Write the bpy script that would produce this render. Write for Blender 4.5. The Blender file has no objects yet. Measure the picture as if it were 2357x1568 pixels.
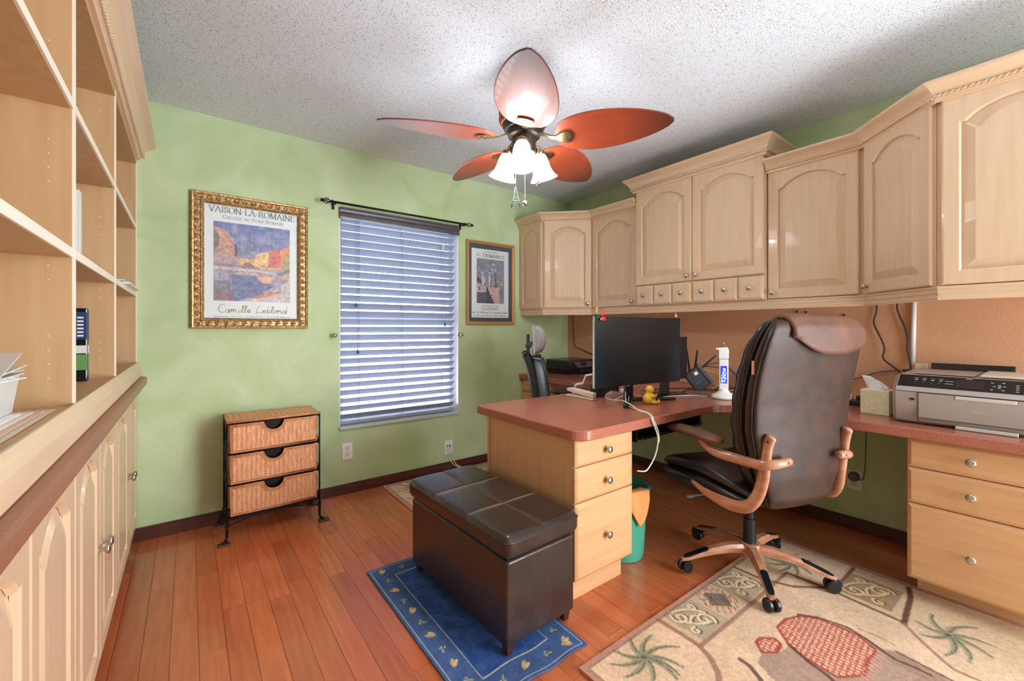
import bpy, bmesh, math, random
import numpy as np
from mathutils import Vector, Matrix, Euler
random.seed(7); np.random.seed(7)
PI = math.pi
scene = bpy.context.scene
COL = scene.collection

# ------------------------------------------------------------------ camera
cam_d = bpy.data.cameras.new('camera'); cam = bpy.data.objects.new('camera', cam_d)
COL.objects.link(cam)
cam_d.sensor_fit = 'HORIZONTAL'; cam_d.sensor_width = 36.0
cam_d.lens = 36.0 * 980.256 / 2357.0
cam_d.shift_y = -27.68 / 2357.0
cam_d.clip_start = 0.02
cam.location = (0, 0, 1.17)
cam.rotation_euler = (PI / 2, 0, -math.radians(37.224))
scene.camera = cam

# ------------------------------------------------------------------ world, lights, exposure
world = bpy.data.worlds.new('world'); scene.world = world
world.use_nodes = True
bg = world.node_tree.nodes['Background']
bg.inputs['Color'].default_value = (0.80, 0.91, 1.0, 1)
bg.inputs['Strength'].default_value = 3.6

def area_light(name, loc, target, sx, sy, power, color, spread=180):
    d = bpy.data.lights.new(name, 'AREA'); d.shape = 'RECTANGLE'; d.size = sx; d.size_y = sy
    d.energy = power; d.color = color; d.spread = math.radians(spread)
    o = bpy.data.objects.new(name, d); COL.objects.link(o); o.location = loc
    o.rotation_euler = (Vector(target) - Vector(loc)).to_track_quat('-Z', 'Y').to_euler()
    return o
# added fill light behind the camera, set in an assumed doorway
area_light('added_fill_light', (2.15, -1.40, 1.1), (0.6, 1.6, 1.25), 1.2, 2.0, 30, (0.90, 0.96, 1.0), 135)
# sunlit ground just outside the window
area_light('sunlit_ground', (1.32, 4.5, 0.0), (1.32, 3.1, 1.35), 2.4, 1.4, 90, (0.93, 0.96, 1.0))
LAMP, BULB = 9.0, 125.0  # brightness of the glass shades and bulbs of the fan

vs = scene.view_settings
vs.view_transform = 'Standard'; vs.look = 'None'; vs.gamma = 1.0; vs.use_curve_mapping = False
vs.exposure = 0.96

# ------------------------------------------------------------------ colours and materials
def lin(c):
    c = c / 255.0
    return c / 12.92 if c <= 0.04045 else ((c + 0.055) / 1.055) ** 2.4
def S(r, g, b): return (lin(r), lin(g), lin(b), 1.0)

def nodes_of(name):
    m = bpy.data.materials.new(name); m.use_nodes = True
    nt = m.node_tree
    return m, nt, nt.nodes['Principled BSDF']

def M(name, col, rough=0.5, metal=0.0, col2=None, scale=(1, 1, 1), nscale=5.0, detail=4.0, ramp=(0.35, 0.65),
      bump=0.0, bscale=None, bn=40.0, coat=0.0, rand=0.0, spec=0.5, sheen=0.0, emit=None, distort=0.0, bdist=0.01):
    m, nt, b = nodes_of(name)
    b.inputs['Base Color'].default_value = col
    b.inputs['Roughness'].default_value = rough
    b.inputs['Metallic'].default_value = metal
    b.inputs['Coat Weight'].default_value = coat
    b.inputs['Specular IOR Level'].default_value = spec
    b.inputs['Sheen Weight'].default_value = sheen
    L = nt.links.new; N = nt.nodes.new
    vec = None
    if col2 is not None or bump or rand:
        g = N('ShaderNodeNewGeometry'); vec = g.outputs['Position']
        if rand:
            oi = N('ShaderNodeObjectInfo'); mul = N('ShaderNodeVectorMath'); mul.operation = 'SCALE'
            cb = N('ShaderNodeCombineXYZ'); L(oi.outputs['Random'], cb.inputs[0]); L(oi.outputs['Random'], cb.inputs[1])
            L(cb.outputs[0], mul.inputs[0]); mul.inputs['Scale'].default_value = 37.0
            ad = N('ShaderNodeVectorMath'); L(vec, ad.inputs[0]); L(mul.outputs[0], ad.inputs[1]); vec = ad.outputs[0]
    cout = None
    if col2 is not None:
        mp = N('ShaderNodeMapping'); mp.inputs['Scale'].default_value = scale; L(vec, mp.inputs[0])
        nz = N('ShaderNodeTexNoise'); nz.inputs['Scale'].default_value = nscale; nz.inputs['Detail'].default_value = detail
        nz.inputs['Distortion'].default_value = distort
        L(mp.outputs[0], nz.inputs['Vector'])
        rp = N('ShaderNodeValToRGB'); rp.color_ramp.elements[0].position = ramp[0]; rp.color_ramp.elements[1].position = ramp[1]
        rp.color_ramp.elements[0].color = col; rp.color_ramp.elements[1].color = col2
        L(nz.outputs['Fac'], rp.inputs[0]); cout = rp.outputs[0]
    if rand:
        hv = N('ShaderNodeHueSaturation')
        if cout is None: hv.inputs['Color'].default_value = col
        else: L(cout, hv.inputs['Color'])
        mr = N('ShaderNodeMapRange'); mr.inputs['To Min'].default_value = 1 - rand; mr.inputs['To Max'].default_value = 1 + rand
        L(oi.outputs['Random'], mr.inputs['Value']); L(mr.outputs[0], hv.inputs['Value'])
        cout = hv.outputs[0]
    if cout is not None: L(cout, b.inputs['Base Color'])
    if bump:
        mp2 = N('ShaderNodeMapping'); mp2.inputs['Scale'].default_value = bscale or (1, 1, 1); L(vec, mp2.inputs[0])
        n2 = N('ShaderNodeTexNoise'); n2.inputs['Scale'].default_value = bn; n2.inputs['Detail'].default_value = 3
        L(mp2.outputs[0], n2.inputs['Vector'])
        bp = N('ShaderNodeBump'); bp.inputs['Strength'].default_value = bump; bp.inputs['Distance'].default_value = bdist
        L(n2.outputs['Fac'], bp.inputs['Height']); L(bp.outputs[0], b.inputs['Normal'])
    if emit:
        b.inputs['Emission Color'].default_value = emit[0]; b.inputs['Emission Strength'].default_value = emit[1]
    return m

def glass_mat(name, tint=(1, 1, 1, 1), refl=0.06):
    m, nt, b = nodes_of(name); nt.nodes.remove(b)
    out = nt.nodes['Material Output']
    t = nt.nodes.new('ShaderNodeBsdfTransparent'); t.inputs[0].default_value = tint
    g = nt.nodes.new('ShaderNodeBsdfGlossy'); g.inputs['Roughness'].default_value = 0.02
    fr = nt.nodes.new('ShaderNodeFresnel'); fr.inputs[0].default_value = 1.45
    mx = nt.nodes.new('ShaderNodeMixShader')
    nt.links.new(fr.outputs[0], mx.inputs[0]); nt.links.new(t.outputs[0], mx.inputs[1]); nt.links.new(g.outputs[0], mx.inputs[2])
    nt.links.new(mx.outputs[0], out.inputs[0])
    return m

def attr_mat(name, rough=0.7, bump=0.0, bn=400.0, spec=0.3, bdist=0.004):
    m, nt, b = nodes_of(name)
    a = nt.nodes.new('ShaderNodeAttribute'); a.attribute_name = 'print'
    nt.links.new(a.outputs['Color'], b.inputs['Base Color'])
    b.inputs['Roughness'].default_value = rough; b.inputs['Specular IOR Level'].default_value = spec
    if bump:
        g = nt.nodes.new('ShaderNodeNewGeometry'); n2 = nt.nodes.new('ShaderNodeTexNoise'); n2.inputs['Scale'].default_value = bn
        nt.links.new(g.outputs['Position'], n2.inputs['Vector'])
        bp = nt.nodes.new('ShaderNodeBump'); bp.inputs['Strength'].default_value = bump; bp.inputs['Distance'].default_value = bdist
        nt.links.new(n2.outputs['Fac'], bp.inputs['Height']); nt.links.new(bp.outputs[0], b.inputs['Normal'])
    return m

MP1, MP2 = S(231, 199, 166), S(220, 185, 150)
maple_v = M('maple_vertical_grain', MP1, 0.36, col2=MP2, scale=(14, 14, 1.1), nscale=3.0, ramp=(0.3, 0.85), coat=0.15)
maple_y = M('maple_grain_along_wall', MP1, 0.36, col2=MP2, scale=(14, 1.1, 14), nscale=3.0, ramp=(0.3, 0.85), coat=0.15)
maple_x = M('maple_grain_across_room', MP1, 0.36, col2=MP2, scale=(1.1, 14, 14), nscale=3.0, ramp=(0.3, 0.85), coat=0.15)
ped_v = M('bounce_tinted_maple_vertical', S(216, 172, 128), 0.36, col2=S(204, 156, 111), scale=(14, 14, 1.1), nscale=3.0, ramp=(0.3, 0.85), coat=0.15)  # pedestal maple made more orange: floor bounce light put into the colour
ped_x = M('bounce_tinted_maple_across', S(212, 164, 118), 0.36, col2=S(198, 146, 100), scale=(1.1, 9, 14), nscale=3.0, ramp=(0.3, 0.85), coat=0.15)
ped_y = M('bounce_tinted_maple_along', S(212, 164, 118), 0.36, col2=S(198, 146, 100), scale=(9, 1.1, 14), nscale=3.0, ramp=(0.3, 0.85), coat=0.15)
maple_edge = M('pale_maple_edge', S(246, 234, 216), 0.4)
shelf_in = M('maple_interior', S(206, 168, 124), 0.45, col2=S(193, 152, 107), scale=(10, 10, 1), nscale=3.0, ramp=(0.3, 0.8))
laminate = M('red_brown_laminate', S(176, 108, 88), 0.24, col2=S(160, 94, 75), nscale=160, ramp=(0.35, 0.65))
ledge_m = M('ledge_brown_laminate', S(160, 106, 82), 0.35, col2=S(150, 96, 74), nscale=120)
wall_m = M('mottled_green_paint', S(176, 197, 138), 0.7, col2=S(208, 221, 182), nscale=2.8, detail=6, ramp=(0.25, 0.75), distort=0.9, bump=0.12, bn=45)
wall_plain = M('rear_wall_paint', S(214, 214, 204), 0.8)
ceil_m = M('popcorn_ceiling', S(178, 185, 196), 0.95, col2=S(234, 239, 247), nscale=140, detail=2, ramp=(0.31, 0.43), bump=0.45, bn=150, bdist=0.010)
cork_m = M('cork', S(222, 172, 134), 0.85, col2=S(204, 148, 108), nscale=260, detail=3, ramp=(0.35, 0.65), bump=0.2, bn=300)
floor_m = M('cherry_plank', S(202, 113, 70), 0.22, col2=S(180, 92, 54), scale=(22, 1.6, 1), nscale=2.5, ramp=(0.3, 0.8), rand=0.16, coat=0.35)
sub_m = M('dark_joint', S(52, 26, 18), 0.6)
base_m = M('dark_walnut_trim', S(94, 48, 38), 0.35, col2=S(70, 34, 28), scale=(3, 3, 30), nscale=4, coat=0.2)
nickel = M('brushed_nickel', S(196, 190, 180), 0.28, 1.0)
bronze = M('antique_bronze', S(150, 128, 96), 0.33, 1.0)
darkbronze = M('dark_bronze', S(74, 66, 58), 0.4, 0.8)
iron = M('black_iron', S(34, 30, 28), 0.45, 0.6)
footiron = M('worn_bronze_iron', S(112, 84, 66), 0.42, 0.7)
gold = M('gilt', S(222, 190, 138), 0.34, 0.6, col2=S(168, 124, 74), nscale=60, bump=0.25, bn=120)
gold2 = M('satin_gold', S(214, 172, 112), 0.35, 0.75)
white_p = M('white_plastic', S(240, 238, 234), 0.4)
ivory_p = M('ivory_plastic', S(232, 222, 200), 0.45)
cream_p = M('aged_cream_plastic', S(222, 208, 184), 0.45)
black_p = M('black_plastic', S(24, 26, 29), 0.35)
black_g = M('gloss_black_plastic', S(20, 24, 30), 0.18)
grey_p = M('grey_plastic', S(96, 98, 100), 0.45)
paper = M('paper', S(238, 238, 236), 0.6)
ink_g = M('grey_green_ink', S(126, 140, 142), 0.6)
ink_k = M('black_ink', S(40, 40, 42), 0.6)
ink_o = M('olive_gold_ink', S(196, 190, 126), 0.6)
matb = M('slate_blue_mat', S(64, 76, 94), 0.8)
pane_m = glass_mat('picture_glass')
wpane_m = glass_mat('window_glass')
leather = M('dark_brown_leather', S(66, 42, 31), 0.5, col2=S(50, 32, 24), nscale=14, bump=0.05, bn=220, spec=0.35)
leather_seat = M('black_brown_leather', S(42, 34, 33), 0.3, col2=S(30, 25, 25), nscale=14, bump=0.1, bn=220)
suede = M('worn_suede', S(118, 76, 56), 0.6, col2=S(84, 52, 40), nscale=6, ramp=(0.3, 0.7), bump=0.2, bn=90)
leather_otto = M('ottoman_leather', S(56, 43, 39), 0.24, col2=S(46, 34, 31), nscale=10, bump=0.12, bn=190, coat=0.15)
thread = M('tan_stitching', S(150, 124, 106), 0.7)
chairwood = M('satin_beech', S(194, 138, 108), 0.28, col2=S(170, 112, 84), scale=(4, 4, 14), nscale=4, coat=0.25)
wicker = M('rattan', S(238, 180, 132), 0.5, col2=S(200, 128, 84), scale=(40, 40, 6), nscale=4.0, ramp=(0.3, 0.7), rand=0.04)
wicker_d = M('rattan_binding', S(216, 150, 104), 0.5, col2=S(190, 120, 80), nscale=60)
teal = M('teal_bin_plastic', S(72, 160, 132), 0.4)
orange = M('orange_cloth', S(236, 158, 92), 0.85, bump=0.3, bn=60)
yellow = M('yellow_vinyl', S(252, 205, 78), 0.38)
slat_m = M('blind_slat', S(166, 173, 194), 0.4, col2=S(152, 160, 184), scale=(2, 40, 40), nscale=3)
valance_m = M('blind_valance', S(92, 84, 88), 0.35, col2=S(70, 64, 70), scale=(2, 30, 30), nscale=3)
cord_m = M('blind_cord', S(110, 128, 146), 0.7)
tassel_m = M('blue_tassel', S(40, 84, 110), 0.5)
frame_w = M('white_window_frame', S(236, 238, 240), 0.4)
sill_m = M('pale_stone_sill', S(196, 206, 200), 0.3)
silver_p = M('silver_printer_shell', S(176, 166, 158), 0.4, 0.25)
silver_l = M('light_silver_plastic', S(212, 206, 196), 0.4, 0.15)
tissue_m = M('tissue', S(242, 242, 246), 0.8)
tbox_m = M('yellow_patterned_carton', S(236, 226, 170), 0.7, col2=S(246, 240, 216), nscale=130, detail=1, ramp=(0.45, 0.55))
red_m = M('red_petal', S(214, 40, 56), 0.5)
mesh_m = M('grey_mesh_fabric', S(186, 180, 180), 0.8, col2=S(140, 136, 140), nscale=420, detail=1, ramp=(0.42, 0.58))
postm = M('dark_grey_chair_frame', S(50, 54, 58), 0.4)
blue_c = M('blue_cable', S(56, 64, 150), 0.5)
yel_c = M('yellow_cable', S(220, 180, 60), 0.5)
black_c = M('black_cable', S(30, 22, 20), 0.5)
brown_c = M('brown_cable', S(58, 38, 30), 0.5)
white_c = M('white_cable', S(236, 228, 218), 0.45)
screen_m = M('dark_screen', S(24, 32, 38), 0.28, spec=0.6)
lcd_m = M('blue_backlit_display', S(20, 40, 140), 0.3, emit=(S(30, 60, 190), 0.9))
digit_m = M('white_lit_digits', S(240, 245, 255), 0.4, emit=(S(225, 235, 255), 1.6))
shade_m = M('glowing_frosted_glass', S(255, 250, 240), 0.4, emit=((0.98, 0.99, 1.0, 1), LAMP))
bulb_m = M('lit_bulb', S(255, 250, 240), 0.4, emit=((0.98, 0.99, 1.0, 1), BULB))
plastic_box = M('clouded_plastic', S(214, 218, 218), 0.2)
rug_m = attr_mat('rug_pile', 0.95, 0.6, 500, 0.1)
brug_m = attr_mat('woven_rug', 0.9, 0.5, 300, 0.1)
print_m = attr_mat('poster_print', 0.6)
blue_p = M('pale_blue_cover', S(150, 190, 200), 0.4)

# ------------------------------------------------------------------ mesh helpers
WORLDSTYLE = {}
class MB:
    def __init__(s): s.v = []; s.f = []
    def add(s, vs, fs):
        n = len(s.v); s.v += [tuple(map(float, p)) for p in vs]; s.f += [tuple(i + n for i in f) for f in fs]; return s
    def box(s, a, b):
        x0, y0, z0 = a; x1, y1, z1 = b
        return s.add([(x0,y0,z0),(x1,y0,z0),(x1,y1,z0),(x0,y1,z0),(x0,y0,z1),(x1,y0,z1),(x1,y1,z1),(x0,y1,z1)],
                     [(3,2,1,0),(4,5,6,7),(0,1,5,4),(1,2,6,5),(2,3,7,6),(3,0,4,7)])
    def obox(s, mat, a, b):
        n = len(s.v); s.box(a, b)
        for i in range(n, len(s.v)): s.v[i] = tuple(mat @ Vector(s.v[i]))
        return s
    def prism(s, pts, vec):
        n = len(pts); vec = Vector(vec)
        vs = [Vector(p) for p in pts] + [Vector(p) + vec for p in pts]
        fs = [tuple(range(n - 1, -1, -1)), tuple(range(n, 2 * n))] + [(i, (i + 1) % n, n + (i + 1) % n, n + i) for i in range(n)]
        return s.add(vs, fs)
    def loops(s, loops, cap0=True, cap1=True, closed=True):
        n = len(loops[0]); vs = [p for l in loops for p in l]; fs = []
        for k in range(len(loops) - 1):
            for i in range(n if closed else n - 1):
                j = (i + 1) % n
                fs.append((k * n + i, k * n + j, (k + 1) * n + j, (k + 1) * n + i))
        if cap0: fs.append(tuple(range(n - 1, -1, -1)))
        if cap1: fs.append(tuple((len(loops) - 1) * n + i for i in range(n)))
        return s.add(vs, fs)
    def tube(s, pts, r, n=8, up=None, flat=1.0, cap=True):
        pts = [Vector(p) for p in pts]; m = len(pts)
        rs = r if isinstance(r, (list, tuple)) else [r] * m
        T = []
        for i in range(m):
            a = pts[max(i - 1, 0)]; b = pts[min(i + 1, m - 1)]; T.append((b - a).normalized())
        ref = Vector(up) if up else (Vector((0, 0, 1)) if abs(T[0].z) < 0.9 else Vector((1, 0, 0)))
        loops = []
        for i in range(m):
            a = T[i].cross(ref)
            if a.length < 1e-5: a = T[i].cross(Vector((1, 0.1, 0)))
            a.normalize(); b = a.cross(T[i]).normalized()
            if not up: ref = b
            loops.append([pts[i] + a * (math.cos(2*PI*k/n) * rs[i]) + b * (math.sin(2*PI*k/n) * rs[i] * flat) for k in range(n)])
        return s.loops(loops, cap, cap)
    def lathe(s, prof, n=24, mat=None, cap=True):
        mat = mat or Matrix()
        loops = [[mat @ Vector((r * math.cos(2*PI*k/n), r * math.sin(2*PI*k/n), z)) for k in range(n)] for r, z in prof]
        return s.loops(loops, cap, cap)
    def ell(s, c, r, nu=16, nv=10, mat=None, p=2.0):
        mat = mat or Matrix(); c = Vector(c)
        def sp(x): return math.copysign(abs(x) ** (2.0 / p), x)
        loops = []
        for j in range(1, nv):
            t = -PI / 2 + PI * j / nv
            loops.append([c + mat @ Vector((r[0]*sp(math.cos(t))*sp(math.cos(2*PI*k/nu)), r[1]*sp(math.cos(t))*sp(math.sin(2*PI*k/nu)), r[2]*sp(math.sin(t)))) for k in range(nu)])
        n0 = len(s.v); s.loops(loops, False, False)
        b = len(s.v); s.v += [tuple(c + mat @ Vector((0, 0, -r[2]))), tuple(c + mat @ Vector((0, 0, r[2])))]
        top = n0 + (nv - 2) * nu
        for k in range(nu):
            s.f.append((b, n0 + (k + 1) % nu, n0 + k)); s.f.append((b + 1, top + k, top + (k + 1) % nu))
        return s
    def grid(s, fn, nu, nv):
        vs = [fn(i / nu, j / nv) for j in range(nv + 1) for i in range(nu + 1)]
        fs = [(j*(nu+1)+i, j*(nu+1)+i+1, (j+1)*(nu+1)+i+1, (j+1)*(nu+1)+i) for j in range(nv) for i in range(nu)]
        return s.add(vs, fs)
    def mesh(s, name, smooth=False, fix=True):
        me = bpy.data.meshes.new(name); me.from_pydata(s.v, [], s.f)
        if fix:
            bm = bmesh.new(); bm.from_mesh(me); bmesh.ops.recalc_face_normals(bm, faces=bm.faces); bm.to_mesh(me); bm.free()
        if smooth:
            me.polygons.foreach_set('use_smooth', [True] * len(me.polygons))
            if smooth != True and hasattr(me, 'set_sharp_from_angle'): me.set_sharp_from_angle(angle=smooth)
        return me
    def build(s, name, mat, parent=None, smooth=False, bevel=0, sub=0, solid=0, tag=None, fix=True, seg=2):
        if tag:                                   # a thing that is one mesh: origin at its base
            a = np.array(s.v); c = (a.min(0) + a.max(0)) / 2; c[2] = a[:, 2].min()
            s.v = [tuple(p) for p in (a - c)]
        me = s.mesh(name, smooth, fix)
        me.materials.append(mat)
        o = bpy.data.objects.new(name, me); COL.objects.link(o)
        if tag:
            o.location = c; settag(o, *tag)
        if parent is not None: attach(o, parent)
        if solid:
            md = o.modifiers.new('thickness', 'SOLIDIFY'); md.thickness = solid; md.offset = 0
        if sub:
            md = o.modifiers.new('smooth', 'SUBSURF'); md.levels = sub; md.render_levels = sub
        if bevel:
            md = o.modifiers.new('bevel', 'BEVEL'); md.width = bevel; md.segments = seg; md.limit_method = 'ANGLE'; md.angle_limit = 0.7
        return o

def settag(o, label, cat, group=None):
    o['label'] = label; o['category'] = cat
    if group: o['group'] = group
def attach(o, parent):
    o.parent = parent
    if parent.name in WORLDSTYLE: o.matrix_parent_inverse = WORLDSTYLE[parent.name]
def thing(name, label, cat, loc=(0, 0, 0), rotz=0.0, group=None, world=False):
    e = bpy.data.objects.new(name, None); COL.objects.link(e)
    e.empty_display_size = 0.1; e.location = loc; e.rotation_euler = (0, 0, rotz)
    settag(e, label, cat, group)
    if world: WORLDSTYLE[e.name] = (Matrix.Translation(loc) @ Matrix.Rotation(rotz, 4, 'Z')).inverted()
    return e
def struct(o):
    o['kind'] = 'structure'; return o
def copy_tree(o, parent=None):
    c = o.copy(); COL.objects.link(c); c.parent = parent
    for ch in list(o.children): copy_tree(ch, c)
    return c
def frame_mat(O, U, N):                           # columns: U along, Z up, N outward
    U = Vector(U).normalized(); N = Vector(N).normalized(); Z = Vector((0, 0, 1))
    return Matrix(((U.x, Z.x, N.x, O[0]), (U.y, Z.y, N.y, O[1]), (U.z, Z.z, N.z, O[2]), (0, 0, 0, 1)))
def outward(U): return (U[1], -U[0], 0)
def text_mesh(body, size, mat4, name, material, parent, align='CENTER', ext=0.0002, shear=0.0, width=None):
    cu = bpy.data.curves.new(name, 'FONT'); cu.body = body; cu.size = size; cu.align_x = align; cu.extrude = ext; cu.shear = shear
    cu.resolution_u = 3
    o = bpy.data.objects.new(name, cu); COL.objects.link(o)
    bpy.context.view_layer.update()
    dg = bpy.context.evaluated_depsgraph_get()
    me = bpy.data.meshes.new_from_object(o.evaluated_get(dg))
    bpy.data.objects.remove(o); bpy.data.curves.remove(cu)
    k = 1.0
    if width:
        xs = [v.co.x for v in me.vertices]; k = width / max(1e-6, max(xs) - min(xs))
    me.transform(mat4 @ Matrix.Diagonal((k, 1, 1, 1)))
    me.materials.clear(); me.materials.append(material)
    me.name = name
    q = bpy.data.objects.new(name, me); COL.objects.link(q)
    if parent is not None: attach(q, parent)
    return q

def smooth_path(pts, k=6):                        # Catmull-Rom through the points
    P = [Vector(p) for p in pts]; P = [2*P[0]-P[1]] + P + [2*P[-1]-P[-2]]; out = []
    for i in range(1, len(P) - 2):
        for j in range(k):
            t = j / k
            out.append(0.5*((2*P[i]) + (P[i+1]-P[i-1])*t + (2*P[i-1]-5*P[i]+4*P[i+1]-P[i+2])*t*t + (3*P[i]-P[i-1]-3*P[i+1]+P[i+2])*t**3))
    out.append(P[-2]); return out
def cable(name, pts, r, mat, label, group=None, parent=None, k=6):
    mb = MB().tube(smooth_path(pts, k), r, 8)
    if parent is not None: return mb.build(name, mat, parent, True)
    return mb.build(name, mat, None, True, tag=(label, 'cable', group))

# moulding swept along a plan path; one mesh per straight run, mitred at the corners
def sweep(path, prof):
    n = len(path); P = [Vector((p[0], p[1])) for p in path]; U = []; Nn = []
    for i in range(n - 1):
        u = (P[i+1] - P[i]).normalized(); U.append(u); Nn.append(Vector((u.y, -u.x)))
    off = []
    for i in range(n):
        if i == 0: off.append(Nn[0])
        elif i == n - 1: off.append(Nn[-1])
        else: off.append((Nn[i-1] + Nn[i]) / (1 + Nn[i-1].dot(Nn[i])))
    runs = []
    for i in range(n - 1):
        loops = [[(P[k].x + off[k].x * o, P[k].y + off[k].y * o, z) for o, z in prof] for k in (i, i + 1)]
        runs.append(MB().loops(loops))
    return runs, P, off, U
def rope(path, out, z, r=0.0055, pitch=0.016):
    """twisted rope bead along the moulding, one mesh per run"""
    _, P, off, U = sweep(path, [(0, 0), (0.01, 0), (0, 0.01)])
    res = []
    for i in range(len(P) - 1):
        a = P[i] + off[i] * out; b = P[i+1] + off[i+1] * out; d = (b - a).length
        u = (b - a) / d; nn = Vector((u.y, -u.x)); m = max(8, int(d / (pitch / 5))); loops = []
        for k in range(m + 1):
            q = a + u * (d * k / m); ph = 2 * PI * d * k / m / pitch
            loops.append([(q.x + nn.x * math.cos(t) * rr, q.y + nn.y * math.cos(t) * rr, z + math.sin(t) * rr)
                          for t in [2*PI*j/7 for j in range(7)] for rr in [r * (1 + 0.36 * math.cos(t * 2 - ph))]])
        res.append(MB().loops(loops))
    return res

knob_me = None
def knob(parent, mat4, s=1.0):
    global knob_me
    if knob_me is None:
        mb = MB().lathe([(0.0075, 0), (0.006, 0.004), (0.0052, 0.012), (0.008, 0.015), (0.0145, 0.019), (0.0158, 0.023), (0.0145, 0.027), (0.009, 0.0295), (0.001, 0.0302)], 18)
        knob_me = mb.mesh('knob', True); knob_me.materials.append(nickel)
    o = bpy.data.objects.new('knob', knob_me); COL.objects.link(o)
    attach(o, parent); o.matrix_basis = mat4 @ Matrix.Scale(s, 4)
    return o

def arch_loop(w, h, i, st, rise, sh, n=12):
    l = st + i; r = w - st - i; b = st + i; vs_ = h - st - i - rise
    pts = [(l, b), (r, b), (r, vs_), (r - sh, vs_)]
    a, c = r - sh, l + sh
    for k in range(1, n):
        t = k / n; x = a + (c - a) * t
        pts.append((x, vs_ + rise * math.sin(PI * t) ** 0.75))
    pts += [(c, vs_), (l, vs_)]
    return pts
def outer_loop(w, h, i, st, rise, sh, n=12):
    inner = arch_loop(w, h, 0, st, rise, sh, n); vs_ = h - st - rise
    pts = [(i, i), (w - i, i), (w - i, vs_), (w - i, h - i)] + [(p[0], h - i) for p in inner[4:4 + n - 1]] + [(i, h - i), (i, vs_)]
    return pts
def door(root, O, U, w, h, knob_at=None, st=0.052, rise=None, t=0.021, mat=None, name='door'):
    """raised-panel door with an arched top; O is its lower left corner seen from the room"""
    mat = mat or maple_v
    N = outward(U); F = frame_mat(O, U, N); rise = 0.14 * w if rise is None else rise; sh = 0.035 * w
    dp = min(.013, t - .003)
    P = lambda loop, n: [F @ Vector((u, v, n)) for u, v in loop]
    mb = MB().loops([P(outer_loop(w, h, 0, st, rise, sh), 0), P(outer_loop(w, h, 0, st, rise, sh), t - 0.006), P(outer_loop(w, h, 0.003, st, rise, sh), t - 0.002),
                     P(outer_loop(w, h, 0.008, st, rise, sh), t), P(arch_loop(w, h, 0, st, rise, sh), t), P(arch_loop(w, h, 0.004, st, rise, sh), t - 0.003),
                     P(arch_loop(w, h, 0.006, st, rise, sh), t - dp)], True, False)
    d = mb.build(name, mat, root)
    pb = MB().loops([P(arch_loop(w, h, 0.005, st, rise, sh), t - dp - .001), P(arch_loop(w, h, 0.011, st, rise, sh), t - dp),
                     P(arch_loop(w, h, 0.040, st, rise, sh), t - 0.002), P(arch_loop(w, h, 0.044, st, rise, sh), t - 0.0005)], False, True)
    pb.build('raised_panel', mat, d)
    if knob_at: knob(d, F @ Matrix.Translation((knob_at[0], knob_at[1], t - 0.001)))
    return d
def drawer(root, O, U, w, h, mat, knobs=None, t=0.02, ch=0.012):
    N = outward(U); F = frame_mat(O, U, N)
    R = lambda i, n: [F @ Vector(p) for p in [(i, i, n), (w - i, i, n), (w - i, h - i, n), (i, h - i, n)]]
    d = MB().loops([R(0, 0), R(0, t - 0.009), R(0.003, t - 0.006), R(ch, t - 0.001), R(ch + 0.003, t)]).build('drawer_front', mat, root)
    for kx, kz in (knobs or [(w / 2, h / 2)]): knob(d, F @ Matrix.Translation((kx, kz, t - 0.001)))
    return d
# ------------------------------------------------------------------ the room
XL, XR, YF, YB, H = -0.56, 3.088, -1.45, 3.113, 2.44
WX0, WX1, WZ0, WZ1 = 0.845, 1.803, 0.478, 2.03          # window opening
fl = struct(MB().box((XL - 0.1, YF - 0.1, -0.12), (XR + 0.1, YB + 0.1, -0.004)).build('floor', sub_m))
struct(MB().box((XL - 0.1, YF - 0.1, H), (XR + 0.1, YB + 0.1, H + 0.1)).build('ceiling', ceil_m))
mb = MB()
mb.box((XL - 0.1, YB, -0.12), (WX0, YB + 0.14, H)).box((WX1, YB, -0.12), (XR + 0.1, YB + 0.14, H))
mb.box((WX0, YB, -0.12), (WX1, YB + 0.14, WZ0)).box((WX0, YB, WZ1), (WX1, YB + 0.14, H))
struct(mb.build('wall_back', wall_m))
struct(MB().box((XR, YF, -0.12), (XR + 0.1, YB, H)).build('wall_right', wall_m))
struct(MB().box((XL - 0.1, YF, -0.12), (XL, YB, H)).build('wall_left', wall_m))
# front wall behind the camera, with an assumed doorway opened around the added fill light
mb = MB().box((XL - 0.1, YF - 0.1, -0.12), (1.53, YF, H)).box((2.77, YF - 0.1, -0.12), (XR + 0.1, YF, H)).box((1.53, YF - 0.1, 2.12), (2.77, YF, H))
struct(mb.build('wall_front', wall_plain))
struct(MB().box((-0.245, YB - 0.014, 0), (2.50, YB, 0.062)).box((-0.245, YB - 0.010, 0.062), (2.50, YB, 0.072)).build('baseboard_back', base_m, bevel=0.002))
struct(MB().box((XR - 0.014, YF, 0), (XR, YB - 0.014, 0.062)).box((XR - 0.010, YF, 0.062), (XR, YB - 0.014, 0.072)).build('baseboard_right', base_m, bevel=0.002))

# floor boards
ub = MB().box((0, 0, -0.02), (1, 1, 0)).mesh('plank'); ub.materials.append(floor_m)
pw = 0.0825; x = -0.30; row = 0
while x < XR - 0.005:
    w = min(pw, XR - x); y = -0.55 - random.random() * 0.6
    while y < YB:
        ln = random.choice([0.45, 0.62, 0.8, 0.98, 1.2]); y1 = min(y + ln, YB)
        if YB - y1 < 0.12: y1 = YB
        if y1 > -0.25:
            o = bpy.data.objects.new('plank', ub); COL.objects.link(o); o.parent = fl
            o.location = (x + 0.0006, y + 0.0006, random.uniform(-0.0006, 0)); o.scale = (w - 0.0012, y1 - y - 0.0012, 1)
        y = y1
    x += pw; row += 1

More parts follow.
